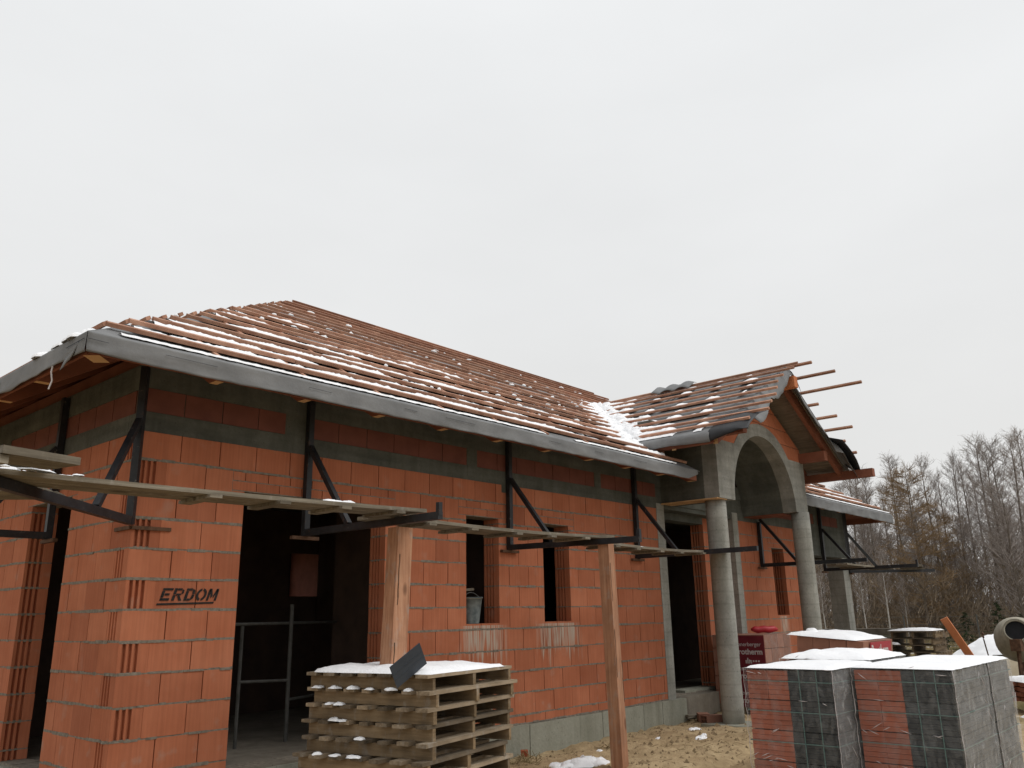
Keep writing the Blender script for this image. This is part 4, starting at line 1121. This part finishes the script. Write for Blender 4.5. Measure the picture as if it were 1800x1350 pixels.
slab_snow(sn, [(4.35, -5.0, 1.105), (5.45, -5.0, 1.105), (5.45, -4.20, 1.105), (4.35, -4.20, 1.105)], .024, 7, .04, .10)
slab_snow(sn, [(5.46, -5.0, 1.105), (6.28, -5.0, 1.105), (6.28, -4.2, 1.105), (5.46, -4.2, 1.105)], .022, 9, .04, .12)
slab_snow(sn, [(5.28, -4.04, 1.115), (6.38, -4.04, 1.115), (6.38, -3.15, 1.115), (5.28, -3.15, 1.115)], .065, 12, .04, .35)
tag(sn.build('tile_pallet_snow', M['snow'], None, True), 'smooth snow caps on the wrapped tile pallets', 'snow', kind='stuff')

# ------------------------------------------------------------------ wrapped pallets of clay blocks
def textobj(body, size, par, loc, rot, m='white', bold=False, align='LEFT', shear=0):
    cu = bpy.data.curves.new('print', 'FONT'); cu.body = body; cu.size = size; cu.extrude = .0008; cu.align_x = align; cu.shear = shear
    if bold: cu.offset = size*.022
    tmp = bpy.data.objects.new('print', cu); me = bpy.data.meshes.new_from_object(tmp); bpy.data.objects.remove(tmp)
    me.materials.clear(); me.materials.append(M[m]); return link('lettering', me, par, loc, rot)
def block_pack(t, sx, sy, z0, h, nx, ny, nz, m='packbrick'):
    ms = {}
    for k in range(nz):
        for i in range(nx):
            for j in range(ny):
                if 0 < i < nx-1 and 0 < j < ny-1 and k < nz-1: continue
                key = random.randrange(3)
                if key not in ms:
                    b = MB(); o = .003*key; b.box(.003, .003, .003+o*.5, sx/nx-.003, sy/ny-.003, h/nz-.004); ms[key] = b.mesh('block', M[m])
                link('block', ms[key], t, (i*sx/nx+random.uniform(-.003, .003), j*sy/ny+random.uniform(-.003, .003), z0+k*h/nz))
def mini_pallet(t, sx, sy):
    p_ = MB()
    for y in (0, sy/2-.05, sy-.1): p_.box(0, y, 0, sx, y+.1, .02); [p_.box(x, y, .02, x+.12, y+.1, .10) for x in (0, sx/2-.06, sx-.12)]
    for k in range(5): x = (sx-.1)*k/4; p_.box(x, 0, .10, x+.1, sy, .12)
    p_.build('pallet_base', M['pallet'], t)
B1 = empty('block_pallet', (9.9, -.82, 0), 0, 'clay block pallet in dark red printed wrap behind the near porch column', 'block pallet', 'wrapped pallets of clay blocks')
mini_pallet(B1, .98, .95); block_pack(B1, .98, .92, .125, 1.08, 4, 4, 5)
wr = MB(); wr.box(-.018, .0, .10, -.012, .66, 1.19); wr.build('printed_wrap', M['redwrap'], B1)
rotL = (math.pi/2, 0, -math.pi/2)
for zz in (1.03, .66, .29):
    textobj('wienerberger', .088, B1, (-.0195, .055, zz), rotL, align='RIGHT'); textobj('Porotherm', .122, B1, (-.0195, .035, zz-.125), rotL, bold=True, align='RIGHT')
    lg = MB()
    for i, hh in enumerate((.05, .085, .06, .03)): y = .34-i*.030; lg.box(-.0195, y-.019, zz+.105, -.0185, y, zz+.105+hh)
    if zz < 1: lg.build('emblem', M['white'], B1)
lg = MB()
for i in range(4): lg.box(-.0195, .10+i*.045, .79, -.0185, .125+i*.045, .815)
lg.build('handling_mark', M['white'], B1)
fm = MB(); n = 14
rr = [[(-.012+1.005*i/n, -.018+.014*fbm(i*.9, j*.7, 2), .1+1.115*j/8) for j in range(9)] for i in range(n+1)]; fm.grid(rr, 0)
fm.grid([[(-.01, -.02, 1.212), (1.0, -.02, 1.212)], [(-.01, .95, 1.212), (1.0, .95, 1.212)]], 0)
fm.build('plastic_wrap', [M['film']], B1, True)
rg = empty('red_bag', (10.38, -.62, 1.222), R(-48), 'crumpled red plastic bag lying on the printed block pallet', 'bag')
m = MB(); m.tube([(-.22+.44*i/8, .01*math.sin(i), .055+.008*math.sin(i*2.1)) for i in range(9)], [.02, .05, .055, .052, .056, .053, .055, .048, .02], 12); m.build('roll', M['redbag'], rg, True)
B2 = empty('block_pallet', (7.98, -2.95, .02), R(0), 'snow-capped clay block pallet with small red label, behind the tile pallets', 'block pallet', 'wrapped pallets of clay blocks')
B2.rotation_euler = (R(5), 0, 0)
mini_pallet(B2, 1.15, .86); block_pack(B2, 1.12, .86, .125, 1.04, 4, 4, 5)
wr = MB(); wr.box(.20, -.02, .62, .98, -.012, 1.15); wr.build('printed_wrap', M['redlabel'], B2)
textobj('Porotherm', .215, B2, (.23, -.0215, .965), (math.pi/2, 0, 0), bold=True).scale = (.66, 1, 1)
lg = MB()
for k, (a, b) in enumerate(((.38, .85), (.42, .80), (.36, .6), (.35, .88))): lg.box(a, -.0215, .90-k*.05, b, -.0205, .913-k*.05)
lg.build('print_line', M['white'], B2)
fm = MB(); rr = [[(-.012+1.15*i/n, -.024+.012*fbm(i*.9, j*.7, 5), .1+1.08*j/8) for j in range(9)] for i in range(n+1)]; fm.grid(rr, 0); 
sn = MB(); slab_snow(sn, [(7.96, -2.97, 1.195), (9.14, -2.97, 1.195), (9.14, -2.06, 1.27), (7.96, -2.06, 1.27)], .05, 3, .05, .2)
lump(sn, 8.25, -2.3, 1.29, .09, .08, .05, 2)
tag(sn.build('block_pallet_snow', M['snow'], None, True), 'snow on the labelled block pallet', 'snow', kind='stuff')

# ------------------------------------------------------------------ back stack of pallets with orange plank
for k in range(8):
    lab = ['lowest pallet of the far stack', 'second lowest pallet of the far stack', 'third lowest pallet of the far stack', 'fourth lowest pallet of the far stack, beside the orange plank', 'fourth pallet from the top of the far stack', 'third pallet from the top of the far stack, snow on its left end', 'second pallet from the top of the far stack', 'topmost pallet of the far stack, white with snow'][k]
    pallet((16.2+random.uniform(-.05, .05), -.70+random.uniform(-.04, .04), .0+k*.138), R(-90+random.uniform(-2, 2)), lab, 'pallets in the far stack by the orange plank', 6, .92, .95, .112, .022)
sn = MB(); slab_snow(sn, [(16.15, -1.60, 1.112), (17.1, -1.60, 1.112), (17.1, -.70, 1.112), (16.15, -.70, 1.112)], .045, 6, .06, .2); lump(sn, 16.13, -.8, .83, .06, .14, .05, 5)
tag(sn.build('far_stack_snow', M['snow'], None, True), 'snow on the far pallet stack', 'snow', kind='stuff')
t = empty('orange_plank', (17.2, -2.32, -.05), 0, 'orange plank leaning against the far pallet stack', 'plank')
m = MB(); m.bar((0, 0, 0), (-.42, .62, 1.40), .15, .05, (1, 0, 0)); m.build('board', M['orange'], t)

# ------------------------------------------------------------------ inside and round the openings
sc_ = empty('steel_trestle', (2.42, 1.2, .32), R(25), 'thin steel trestle frame standing in the dark room behind the garage opening', 'trestle')
m = MB(); m.tube([(0, 0, 0), (0, 0, 1.42)], .022, 8); m.build('pole', M['tube'], sc_)
m = MB(); m.tube([(-.55, .25, 0), (-.55, .25, 1.2)], .018, 8); m.build('pole', M['tube'], sc_)
for a, b in (((-1.2, .05, 1.22), (1.1, .0, 1.22)), ((-.55, .25, .64), (0, 0, .62)), ((0, 0, .42), (.9, -.02, .42))):
    m = MB(); m.tube([a, b], .016, 8); m.build('rail', M['tube'], sc_)
bk = empty('bucket', (4.13, .10, 1.492), 0, 'grey mortar bucket with handle standing on the left narrow window sill', 'bucket')
m = MB(); m.tube([(0, 0, 0), (.004, 0, .15), (.006, 0, .285), (.006, 0, .29), (.006, 0, .30)], [.105, .122, .138, .150, .148], 24, caps=False); m.tube([(0, 0, .0), (0, 0, .004)], .105, 24); m.build('body', M['bucket'], bk, True)
m = MB(); m.tube([(.006, 0, .28), (.006, 0, .286)], .14, 24); m.build('mortar_fill', M['drum'], bk)
m = MB(); m.tube([(-.14+.28*i/8+.006, -.012, .30+.055*math.sin(math.pi*i/8)) for i in range(9)], .005, 6); m.build('handle', M['tube'], bk)
bt = empty('loose_batten', (4.0, .16, 1.88), 0, 'grey stick lying across the left narrow window above the bucket', 'stick')
m = MB(); m.bar((-.02, 0, -.01), (.34, .10, .012), .04, .028); m.build('stick', M['plank'], bt)

# ------------------------------------------------------------------ bits on the sand
def hollow(loc, rz, L, label):
    t = empty('broken_block', loc, rz, label, 'broken block')
    m = MB(); w, h = .16, .11
    m.box(0, 0, 0, L, w, .012); m.box(0, 0, h-.012, L, w, h); m.box(0, 0, .012, L, .012, h-.012); m.box(0, w-.012, .012, L, w, h-.012); m.box(0, w/2-.006, .012, L, w/2+.006, h-.012); m.box(0, .012, h/2-.005, L, w-.012, h/2+.005)
    m.build('shell', M['packbrick'], t); return t
hollow((8.42, -.52, .0), R(-25), .30, 'broken hollow clay block lying at the end of the foundation')
hollow((8.70, -.42, .0), R(40), .22, 'smaller broken clay block piece next to the porch column')
for i, (x, y, rz, L, lab) in enumerate(((8.62, -.06, -20, .7, 'short grey board lying between the foundation step and the threshold'), (9.1, .12, 35, .5, 'grey board offcut in front of the concrete threshold'))):
    t = empty('board_offcut', (x, y, .07), R(rz), lab, 'board'); m = MB(); m.bar((0, 0, 0), (L, 0, -.04), .12, .03); m.build('board', M['plank'], t)
t = empty('brick_shard', (4.72, -.25, .0), R(30), 'small red brick shard on the sand by the foundation', 'brick shard')
m = MB(); m.prism([(0, 0, -.02), (.13, .02, -.02), (.10, .10, -.02), (.01, .08, -.02)], (.01, .01, .085)); m.build('shard', M['brick_dark'], t)
t = empty('rebar_piece', (9.35, -1.15, .02), R(10), 'rusty bent bar lying beside the porch column footing', 'bar')
m = MB(); m.tube([(0, 0, .02), (.3, .05, .03), (.62, .02, .03), (.95, .12, .02)], .009, 6); m.build('rod', M['rust'], t)
sn = MB()
for x, y, rx, ry, h in ((4.85, -.98, .34, .20, .07), (4.62, -.80, .22, .16, .06), (5.05, -.92, .16, .12, .05), (4.4, -1.0, .2, .12, .04), (6.95, -1.25, .13, .07, .05), (7.15, -1.15, .06, .05, .03), (6.7, -.75, .05, .04, .03), (7.55, -2.25, .12, .08, .04), (7.9, -.62, .11, .06, .03), (5.45, -.72, .06, .05, .03), (8.0, -1.45, .05, .04, .02)):
    for k in range(4): lump(sn, x+random.uniform(-.5, .5)*rx, y+random.uniform(-.5, .5)*ry, ground_z(x, y)-.012, rx*random.uniform(.4, .75), ry*random.uniform(.4, .75), h*random.uniform(.6, 1.1), x*3+k*1.7, 16, 5, .45)
for k in range(26):
    a, b = random.uniform(7.2, 13), random.uniform(-4.9, -2.6)
    if k < 9: a, b = random.uniform(11, 20), random.uniform(-6, -2.5)
    lump(sn, a, b, ground_z(a, b)-.02, random.uniform(.08, .4), random.uniform(.06, .25), random.uniform(.03, .08), k, 14, 4, .4)
for k in range(46):
    (xa, ya, za), (xb, yb, zb2) = random.choice((((-1.6, -1.5, 2.468), (1.8, -1.6, 2.486)), ((1.6, -1.33, 2.43), (5.0, -1.33, 2.43)), ((5.0, -1.07, 2.41), (8.5, -1.09, 2.42)), ((13.4, -.95, 2.43), (16.3, -1.0, 2.44))))
    f = random.random()
    if k < 10: xa, ya, za, xb, yb, zb2, f = -1.6, -1.56, 2.468, 1.8, -1.65, 2.486, random.uniform(.02, .28)
    lump(sn, xa+(xb-xa)*f, ya+random.uniform(-.05, .22), za+(zb2-za)*f-.035*4*f*(1-f)*(za < 2.46), random.uniform(.02, .10), random.uniform(.015, .04), random.uniform(.008, .022), k*2.3, 10, 3, .5)
tag(sn.build('snow_patches', M['snow'], None, True), 'melting crumbs and patches of snow on the sandy ground and the walkways', 'snow', kind='stuff')
cl = MB()
for k in range(1500):
    x, y = random.uniform(4.2, 9.6), random.uniform(-3.0, -.08)
    s = .007+.03*random.random()**3.0*(1.6 if random.random() < .1 else 1)
    z = ground_z(x, y); v = [(x+s*math.cos(t_)*random.uniform(.6, 1.2), y+s*math.sin(t_)*random.uniform(.6, 1.2), z-.006) for t_ in (0, 1.3, 2.5, 3.8, 5.0)] + [(x+random.uniform(-.3, .3)*s, y, z+s*random.uniform(.5, 1.0))]
    cl.add(v, [(i, (i+1) % 5, 5) for i in range(5)])
tag(cl.build('sand_clods', M['damp'], None, True), 'crumbs and clods of damp sand', 'sand', kind='stuff')
wd = MB()
for x0, y0, n_, sp_, hh in ((4.55, -.35, 60, .22, .10), (5.9, -.55, 26, .2, .05), (7.4, -1.9, 50, .8, .035), (6.3, -1.6, 60, .9, .03)):
    for k in range(n_):
        x, y = x0+random.gauss(0, sp_*.5), y0+random.gauss(0, sp_*.3); z = ground_z(x, y); a = random.uniform(0, 6.28); L = random.uniform(.04, .13)
        wd.bar((x, y, z), (x+L*math.cos(a), y+L*math.sin(a), z+random.uniform(0, hh)), .006, .004)
tag(wd.build('dead_weeds', M['drygrass'], None), 'dead weeds and straw on the sand', 'weeds', kind='stuff')

# ------------------------------------------------------------------ yard on the right
mx = empty('cement_mixer', (14.95, -3.36, .04), R(-13), 'cement-caked drum mixer with its dark mouth turned to the house', 'cement mixer')
m = MB(); ax = Vector((-.72, -.30, .32)).normalized(); C0 = Vector((.45, .16, .93))
m.tube([tuple(C0-ax*.36), tuple(C0-ax*.30), tuple(C0-ax*.1), tuple(C0+ax*.10), tuple(C0+ax*.34), tuple(C0+ax*.46), tuple(C0+ax*.47), tuple(C0+ax*.44)], [.12, .32, .40, .40, .28, .205, .185, .18], 30, caps=False); m.build('drum', M['drum'], mx, True)
m = MB(); m.tube([tuple(C0+ax*.40), tuple(C0+ax*.43)], .185, 26); m.build('drum_mouth', M['hole'], mx)  # near-black disc: the shade inside the drum put in as colour
m = MB(); m.tube([tuple(C0+ax*.455), tuple(C0+ax*.48)], .21, 26, caps=False); m.build('drum_rim', M['drum'], mx, True)
for a, b in (((.0, -.02, .92), (.04, .05, 0)), ((.9, .35, .86), (.95, .4, 0)), ((.0, .0, .30), (.95, .38, .30)), ((.02, .0, .55), (.5, .25, .0))):
    m = MB(); m.bar(a, b, .05, .05); m.build('frame_leg', M['rust'], mx)
m = MB(); m.box(-.09, -.1, .74, .06, .08, .95); m.build('gear_box', M['rust'], mx)
sv = empty('shovel', (15.3, -2.85, 0), R(-20), 'shovel with loop handle stuck upright before the snowy sand heap', 'shovel')
m = MB(); m.tube([(0, 0, .1), (-.1, .06, .98)], .012, 8); m.build('shaft', M['rust'], sv)
m = MB(); m.tube([(-.1+.06*math.cos(t_)-.0, .06+.05*math.cos(t_), 1.05+.055*math.sin(t_)) for t_ in [i*2*math.pi/14 for i in range(15)]], .011, 6, loop=True); m.build('handle', M['rust'], sv)
m = MB(); m.prism([(-.1, 0, .12), (.1, 0, .12), (.09, .02, -.08), (0, .03, -.16), (-.09, .02, -.08)], (0, .006, 0)); m.build('blade', M['rust'], sv)
# sand heap with snow over its back
def heap(cx, cy, r, h, z0, seed, name, m, lift=0, keep=None):
    q = MB(); n, k = 60, 26; rr = []
    for i in range(n+1):
        L = []
        for j in range(k+1):
            t_, u = 2*math.pi*i/n, j/k; x, y = cx+r*1.05*u*math.cos(t_), cy+r*1.0*u*math.sin(t_)
            z = z0+h*(1-u**2.3)*(1+.12*fbm(x*.9, y*.9, seed)) + .05*fbm(x*3, y*3, seed+2); L.append((x, y, z+lift))
        rr.append(L)
    if keep is None: q.grid(rr)
    else:
        for i in range(n):
            for j in range(k):
                if keep(rr[i][j]): q.add([rr[i][j], rr[i][j+1], rr[i+1][j+1], rr[i+1][j]], [(0, 1, 2, 3)])
    return q.build(name, m, None, True)
tag(heap(20.4, -2.9, 2.6, 1.15, -.1, 3, 'sand_heap', M['sand']), 'heap of pale sand behind the cement mixer', 'sand heap')
tag(heap(20.4, -2.9, 2.6, 1.15, -.1, 3, 'heap_snow', M['snow'], .045, lambda p_: (p_[2] > .55+.28*fbm(p_[0]*1.6, p_[1]*1.6, 4) + -.25*((p_[0]-20.6)*.0+(p_[1]+2.7)*.35))), 'snow covering the top of the sand heap', 'snow', kind='stuff')
bs = empty('timber_stack', (12.55, -3.66, .12), R(-48), 'low stack of red-brown battens under snow at the right edge', 'timber stack')
for k in range(4):
    for j in range(5):
        m = MB(); m.box(.0+random.uniform(-.08, .08), j*.15-.4, .02+k*.075, 2.4, j*.15-.4+.12, .02+k*.075+.06); m.build('timber', M['rafter'], bs)
Mx = Matrix.Translation((12.55, -3.66, .12)) @ Matrix.Rotation(R(-48), 4, 'Z')
sn = MB(); slab_snow(sn, [tuple(Mx @ Vector(v)) for v in ((0, -.42, .315), (2.4, -.42, .315), (2.4, .35, .315), (0, .35, .315))], .07, 3, .08, .15)
tag(sn.build('timber_stack_snow', M['snow'], None, True), 'snow on the low timber stack', 'snow', kind='stuff')
for i, (x, y, rz, L, w, lab) in enumerate(((15.0, -3.7, 20, 1.5, .14, 'splintered board propped under the cement mixer'), (14.6, -3.9, -30, 1.3, .12, 'pale board lying across the scraps by the mixer'), (12.9, -3.3, 60, .9, .2, 'pale crumpled sack by the timber stack'))):
    t = empty('scrap_board', (x, y, .12+.18*(i < 2)), R(rz), lab, 'scrap'); m = MB(); m.bar((-.2, 0, .15), (L, 0, -.08), w, .03); m.build('board', M['plank' if i != 1 else 'fresh'], t)
lw = empty('low_block_wall', (17.75, -.35, 0), R(107), 'low grey block wall beyond the terrace', 'wall')
for k in range(4):
    for j in range(7):
        m = MB(); m.box(j*.46-.2+(k % 2)*.22, 0, k*.262-.05, j*.46+.25+(k % 2)*.22, .24, k*.262+.2); m.build('block', M['block'], lw)
m = MB(); m.box(-.22, -.02, 1.0, 3.2, .26, 1.13); m.build('coping', M['floor'], lw)
FG = 'posts of the wire fence before the wood'
fx = [(33.5, 15.5), (33.8, 12.9), (34.1, 10.2), (34.2, 9.5), (34.4, 7.4), (34.7, 4.6), (35.0, 1.9), (35.3, -.9), (35.6, -3.6), (35.9, -6.4)]
for i, (x, y) in enumerate(fx):
    t = empty('fence_post', (x, y, -.1), 0, 'thin grey post of the wire fence in front of the wood', 'fence post', FG)
    m = MB(); m.tube([(0, 0, 0), (.01, .0, 1.35)], .03, 8); m.build('post', M['tube'], t)
    m = MB(); m.tube([(.01, 0, 1.35), (.01, 0, 1.37)], .04, 8); m.build('cap', M['tube'], t)
m = MB()
for i in range(len(fx)-1):
    for z in (.3, .6, .9, 1.2): m.tube([(*fx[i], z), (*fx[i+1], z)], .006, 4, caps=False)
t = tag(m.build('fence_wire', M['tube'], None), 'strands of wire strung between the thin grey fence posts', 'fence wire')

# ------------------------------------------------------------------ the wood behind
def twig(m, a, b, r0, r1): m.tube([a, b], [r0, r1], 3, caps=False)
def bare_tree(seed, H, nb, spread, angle, tw, low=.25, sub=9):
    rnd = random.Random(seed); tr, cr = MB(), MB(); lean = (rnd.uniform(-.02, .02), rnd.uniform(-.02, .02))
    px = lambda s: (lean[0]*H*s+.12*nz3(s*3, seed), lean[1]*H*s+.12*nz3(s*3, seed+9), H*s)
    tr.tube([px(i/10) for i in range(11)], [.105*(1-i/10)**.8*H/12+.012 for i in range(11)], 7, caps=False)
    for i in range(nb):
        s = low+(1-low)*(i+.5)/nb; P = Vector(px(s)); a = rnd.uniform(0, 6.28); L = spread*(1-(s-low)/(1-low))**.7*rnd.uniform(.6, 1.2)+.35
        el = angle+rnd.uniform(-.2, .2); d = Vector((math.cos(a)*math.cos(el), math.sin(a)*math.cos(el), math.sin(el)))
        Q = P+d*L*.55+Vector((0, 0, .06*L)); E_ = Q+(d+Vector((rnd.uniform(-.2, .2), rnd.uniform(-.2, .2), .28)))*L*.5
        cr.tube([P, Q, E_], [.022*(1-s)+.012, .012, .006], 3, caps=False)
        for k in range(sub):
            f = rnd.uniform(.15, 1); B = P.lerp(Q, f*1.8) if f < .55 else Q.lerp(E_, (f-.55)/.45)
            dd = (d*.6+Vector((rnd.gauss(0, .5), rnd.gauss(0, .5), rnd.uniform(-.05, .8)))).normalized()*rnd.uniform(.25, .75)
            twig(cr, B, B+dd, tw, tw*.5)
            for q in range(5):
                e2 = B+dd*rnd.uniform(.3, 1); d2 = (dd.normalized()+Vector((rnd.gauss(0, .6), rnd.gauss(0, .6), rnd.gauss(.1, .5)))).normalized()*rnd.uniform(.12, .38)
                twig(cr, e2, e2+d2, tw*.7, tw*.4)
    return tr, cr
def spruce(seed, H):
    rnd = random.Random(seed); tr, cr = MB(), MB(); tr.tube([(0, 0, 0), (0, 0, H)], [.06, .01], 6)
    for i in range(int(H*16)):
        s = (i+.5)/(H*16); z = H*(.06+.94*s); L = (1-s)**.8*H*.46*rnd.uniform(.7, 1.15)+.06; a = rnd.uniform(0, 6.28); d = Vector((math.cos(a), math.sin(a), rnd.uniform(-.25, .15)))
        cr.tube([(0, 0, z), tuple(Vector((0, 0, z))+d*L)], [.012, .004], 3, caps=False)
        for k in range(44):
            f = rnd.uniform(.1, 1); B = Vector((0, 0, z))+d*L*f; e_ = B+Vector((rnd.gauss(0, .10), rnd.gauss(0, .10), rnd.gauss(-.03, .06)))
            w = Vector((-d.y, d.x, 0))*.03; cr.add([tuple(B-w), tuple(B+w), tuple(e_)], [(0, 1, 2)])
    return tr, cr
def kind(name, gens, mt, mc, cname='crown'):
    out_ = []
    for tr, cr in gens: out_.append((tr.mesh('trunk', M[mt]), cr.mesh(cname, M[mc])))
    return out_
ALDER = kind('alder', [bare_tree(11+i, 12.0, 58, 1.9, .80, .0075, .30, 9) for i in range(5)], 'bark', 'twig')
BUSHY = kind('bushy', [bare_tree(31+i, 7.0, 60, 2.0, .5, .008, .08, 11) for i in range(3)], 'bark', 'twig')
LARCH = kind('larch', [bare_tree(51+i, 10.0, 74, 2.3, .10, .010, .10, 13) for i in range(2)], 'bark', 'larch')
BIRCH = kind('birch', [bare_tree(71+i, 7.5, 26, 1.0, .8, .008, .4, 7) for i in range(2)], 'birch', 'twig')
SPRUCE = kind('spruce', [spruce(91+i, 3.2) for i in range(2)], 'bark', 'needle')
ViewR = Vector((math.cos(yaw), -math.sin(yaw), 0)); ViewF = Vector((math.sin(yaw), math.cos(yaw), 0))
def from_px(px, dist):
    """ground point seen at photo column px (1800 wide, at the horizon) and distance dist"""
    d = fw + rt*((px-900)/1453.97) + up*((675-1060)/1453.97); d = Vector((d.x, d.y, 0)).normalized(); return CAM.x+d.x*dist, CAM.y+d.y*dist
def plant(variants, x, y, sc, name, label, cat, group, rnd):
    t = empty(name, (x, y, -.05), rnd.uniform(0, 6.28), label, cat, group); tm, cm = variants[rnd.randrange(len(variants))]
    t.scale = (sc*rnd.uniform(.9, 1.1),)*2+(sc,)
    link('trunk', tm, t); link('crown', cm, t)
rnd = random.Random(5)
GA = 'bare tall trees of the wood behind the house'
# tall ones placed where the photograph shows their tops
for px, dist, top in ((1762, 50, 772), (1705, 52, 800), (1775, 46, 790), (1790, 50, 778), (1662, 50, 800), (1597, 46, 793), (1530, 52, 805), (1548, 48, 820), (1515, 46, 815), (1502, 50, 835), (1630, 56, 830), (1728, 48, 812), (1815, 46, 780), (1840, 50, 770), (1880, 48, 790), (1745, 56, 830), (1680, 58, 830), (1575, 58, 845), (1480, 54, 850), (1455, 50, 860), (1430, 56, 850)):
    x, y = from_px(px, dist); Hh = ((1060-top)/1454*dist*1.0+1.6)*.87
    plant(ALDER, x, y, Hh/12.0, 'bare_tree', 'tall bare grey-brown tree in the wood behind the house', 'tree', GA, rnd)
for k in range(30):
    px = rnd.uniform(1250, 2100) if k < 22 else rnd.uniform(900, 1250); dist = rnd.uniform(52, 72); x, y = from_px(px, dist)
    plant(ALDER, x, y, rnd.uniform(.5, .72), 'bare_tree', 'tall bare grey-brown tree in the wood behind the house', 'tree', GA, rnd)
for k in range(22):
    px = rnd.uniform(1360, 1980); dist = rnd.uniform(42, 60); x, y = from_px(px, dist)
    plant(BUSHY, x, y, rnd.uniform(.55, 1.0), 'bushy_bare_tree', 'low bushy bare tree along the edge of the wood', 'tree', 'low bushy trees along the edge of the wood', rnd)
for px, dist, sc, lab in ((1628, 43, .78, 'rust-brown larch right of the house eave'), (1668, 45, .62, 'shorter rust-brown larch right of the biggest larch'), (1592, 50, .8, 'rust-tinged larch just beyond the far eave corner'), (1700, 49, .60, 'rust-brown larch low behind the sand heap')):
    x, y = from_px(px, dist); plant(LARCH, x, y, sc, 'larch_tree', lab, 'tree', 'rust-brown larches', rnd)
for px, dist, sc in ((1518, 38, .42), (1559, 39, .5), (1447, 40, .4), (1590, 42, .36)):
    x, y = from_px(px, dist); plant(BIRCH, x, y, sc, 'birch_tree', 'slender white-stemmed birch before the wood', 'tree', 'slender white-stemmed birches', rnd)
for px, dist, sc, lab in ((1692, 32, .46, 'small dark spruce left of the cement mixer'), (1750, 33, .56, 'small dark spruce directly behind the cement mixer'), (1655, 34, .40, 'small dull green spruce behind the orange plank'), (1790, 36, .42, 'small spruce at the right edge of the wood')):
    x, y = from_px(px, dist); plant(SPRUCE, x, y, sc, 'spruce_tree', lab, 'tree', 'small spruces before the wood', rnd)
br = MB()
for k in range(42000):
    px, dist = rnd.uniform(1150, 2200), rnd.uniform(41, 70); x, y = from_px(px, dist)
    hmax = (1.5+3.6*max(0, .55+fbm(x*.12, y*.12, 3)))*(dist/50)
    z = hmax*rnd.random()**1.3; L = rnd.uniform(.25, .8); a = rnd.uniform(0, 6.28); d = Vector((math.cos(a)*.5, math.sin(a)*.5, rnd.uniform(.1, 1))).normalized()*L
    twig(br, (x, y, z-.1), (x+d.x, y+d.y, z+d.z), .014, .005)
tag(br.build('undergrowth', M['brush'], None), 'tangled brown undergrowth filling the foot of the wood', 'undergrowth', kind='stuff')
gg = MB()
for k in range(9000):
    px, dist = rnd.uniform(1350, 2000), rnd.uniform(23, 42)**1.0; x, y = from_px(px, dist)
    h_ = rnd.uniform(.15, .55)*(1.3 if dist > 33 else .7); a = rnd.uniform(0, 6.28); w = .012
    gg.add([(x-w, y, -.05), (x+w, y, -.05), (x+.25*h_*math.cos(a), y+.25*h_*math.sin(a), h_)], [(0, 1, 2)])
tag(gg.build('dry_grass', M['drygrass'], None), 'dry tall grass between the yard and the wood', 'grass', kind='stuff')
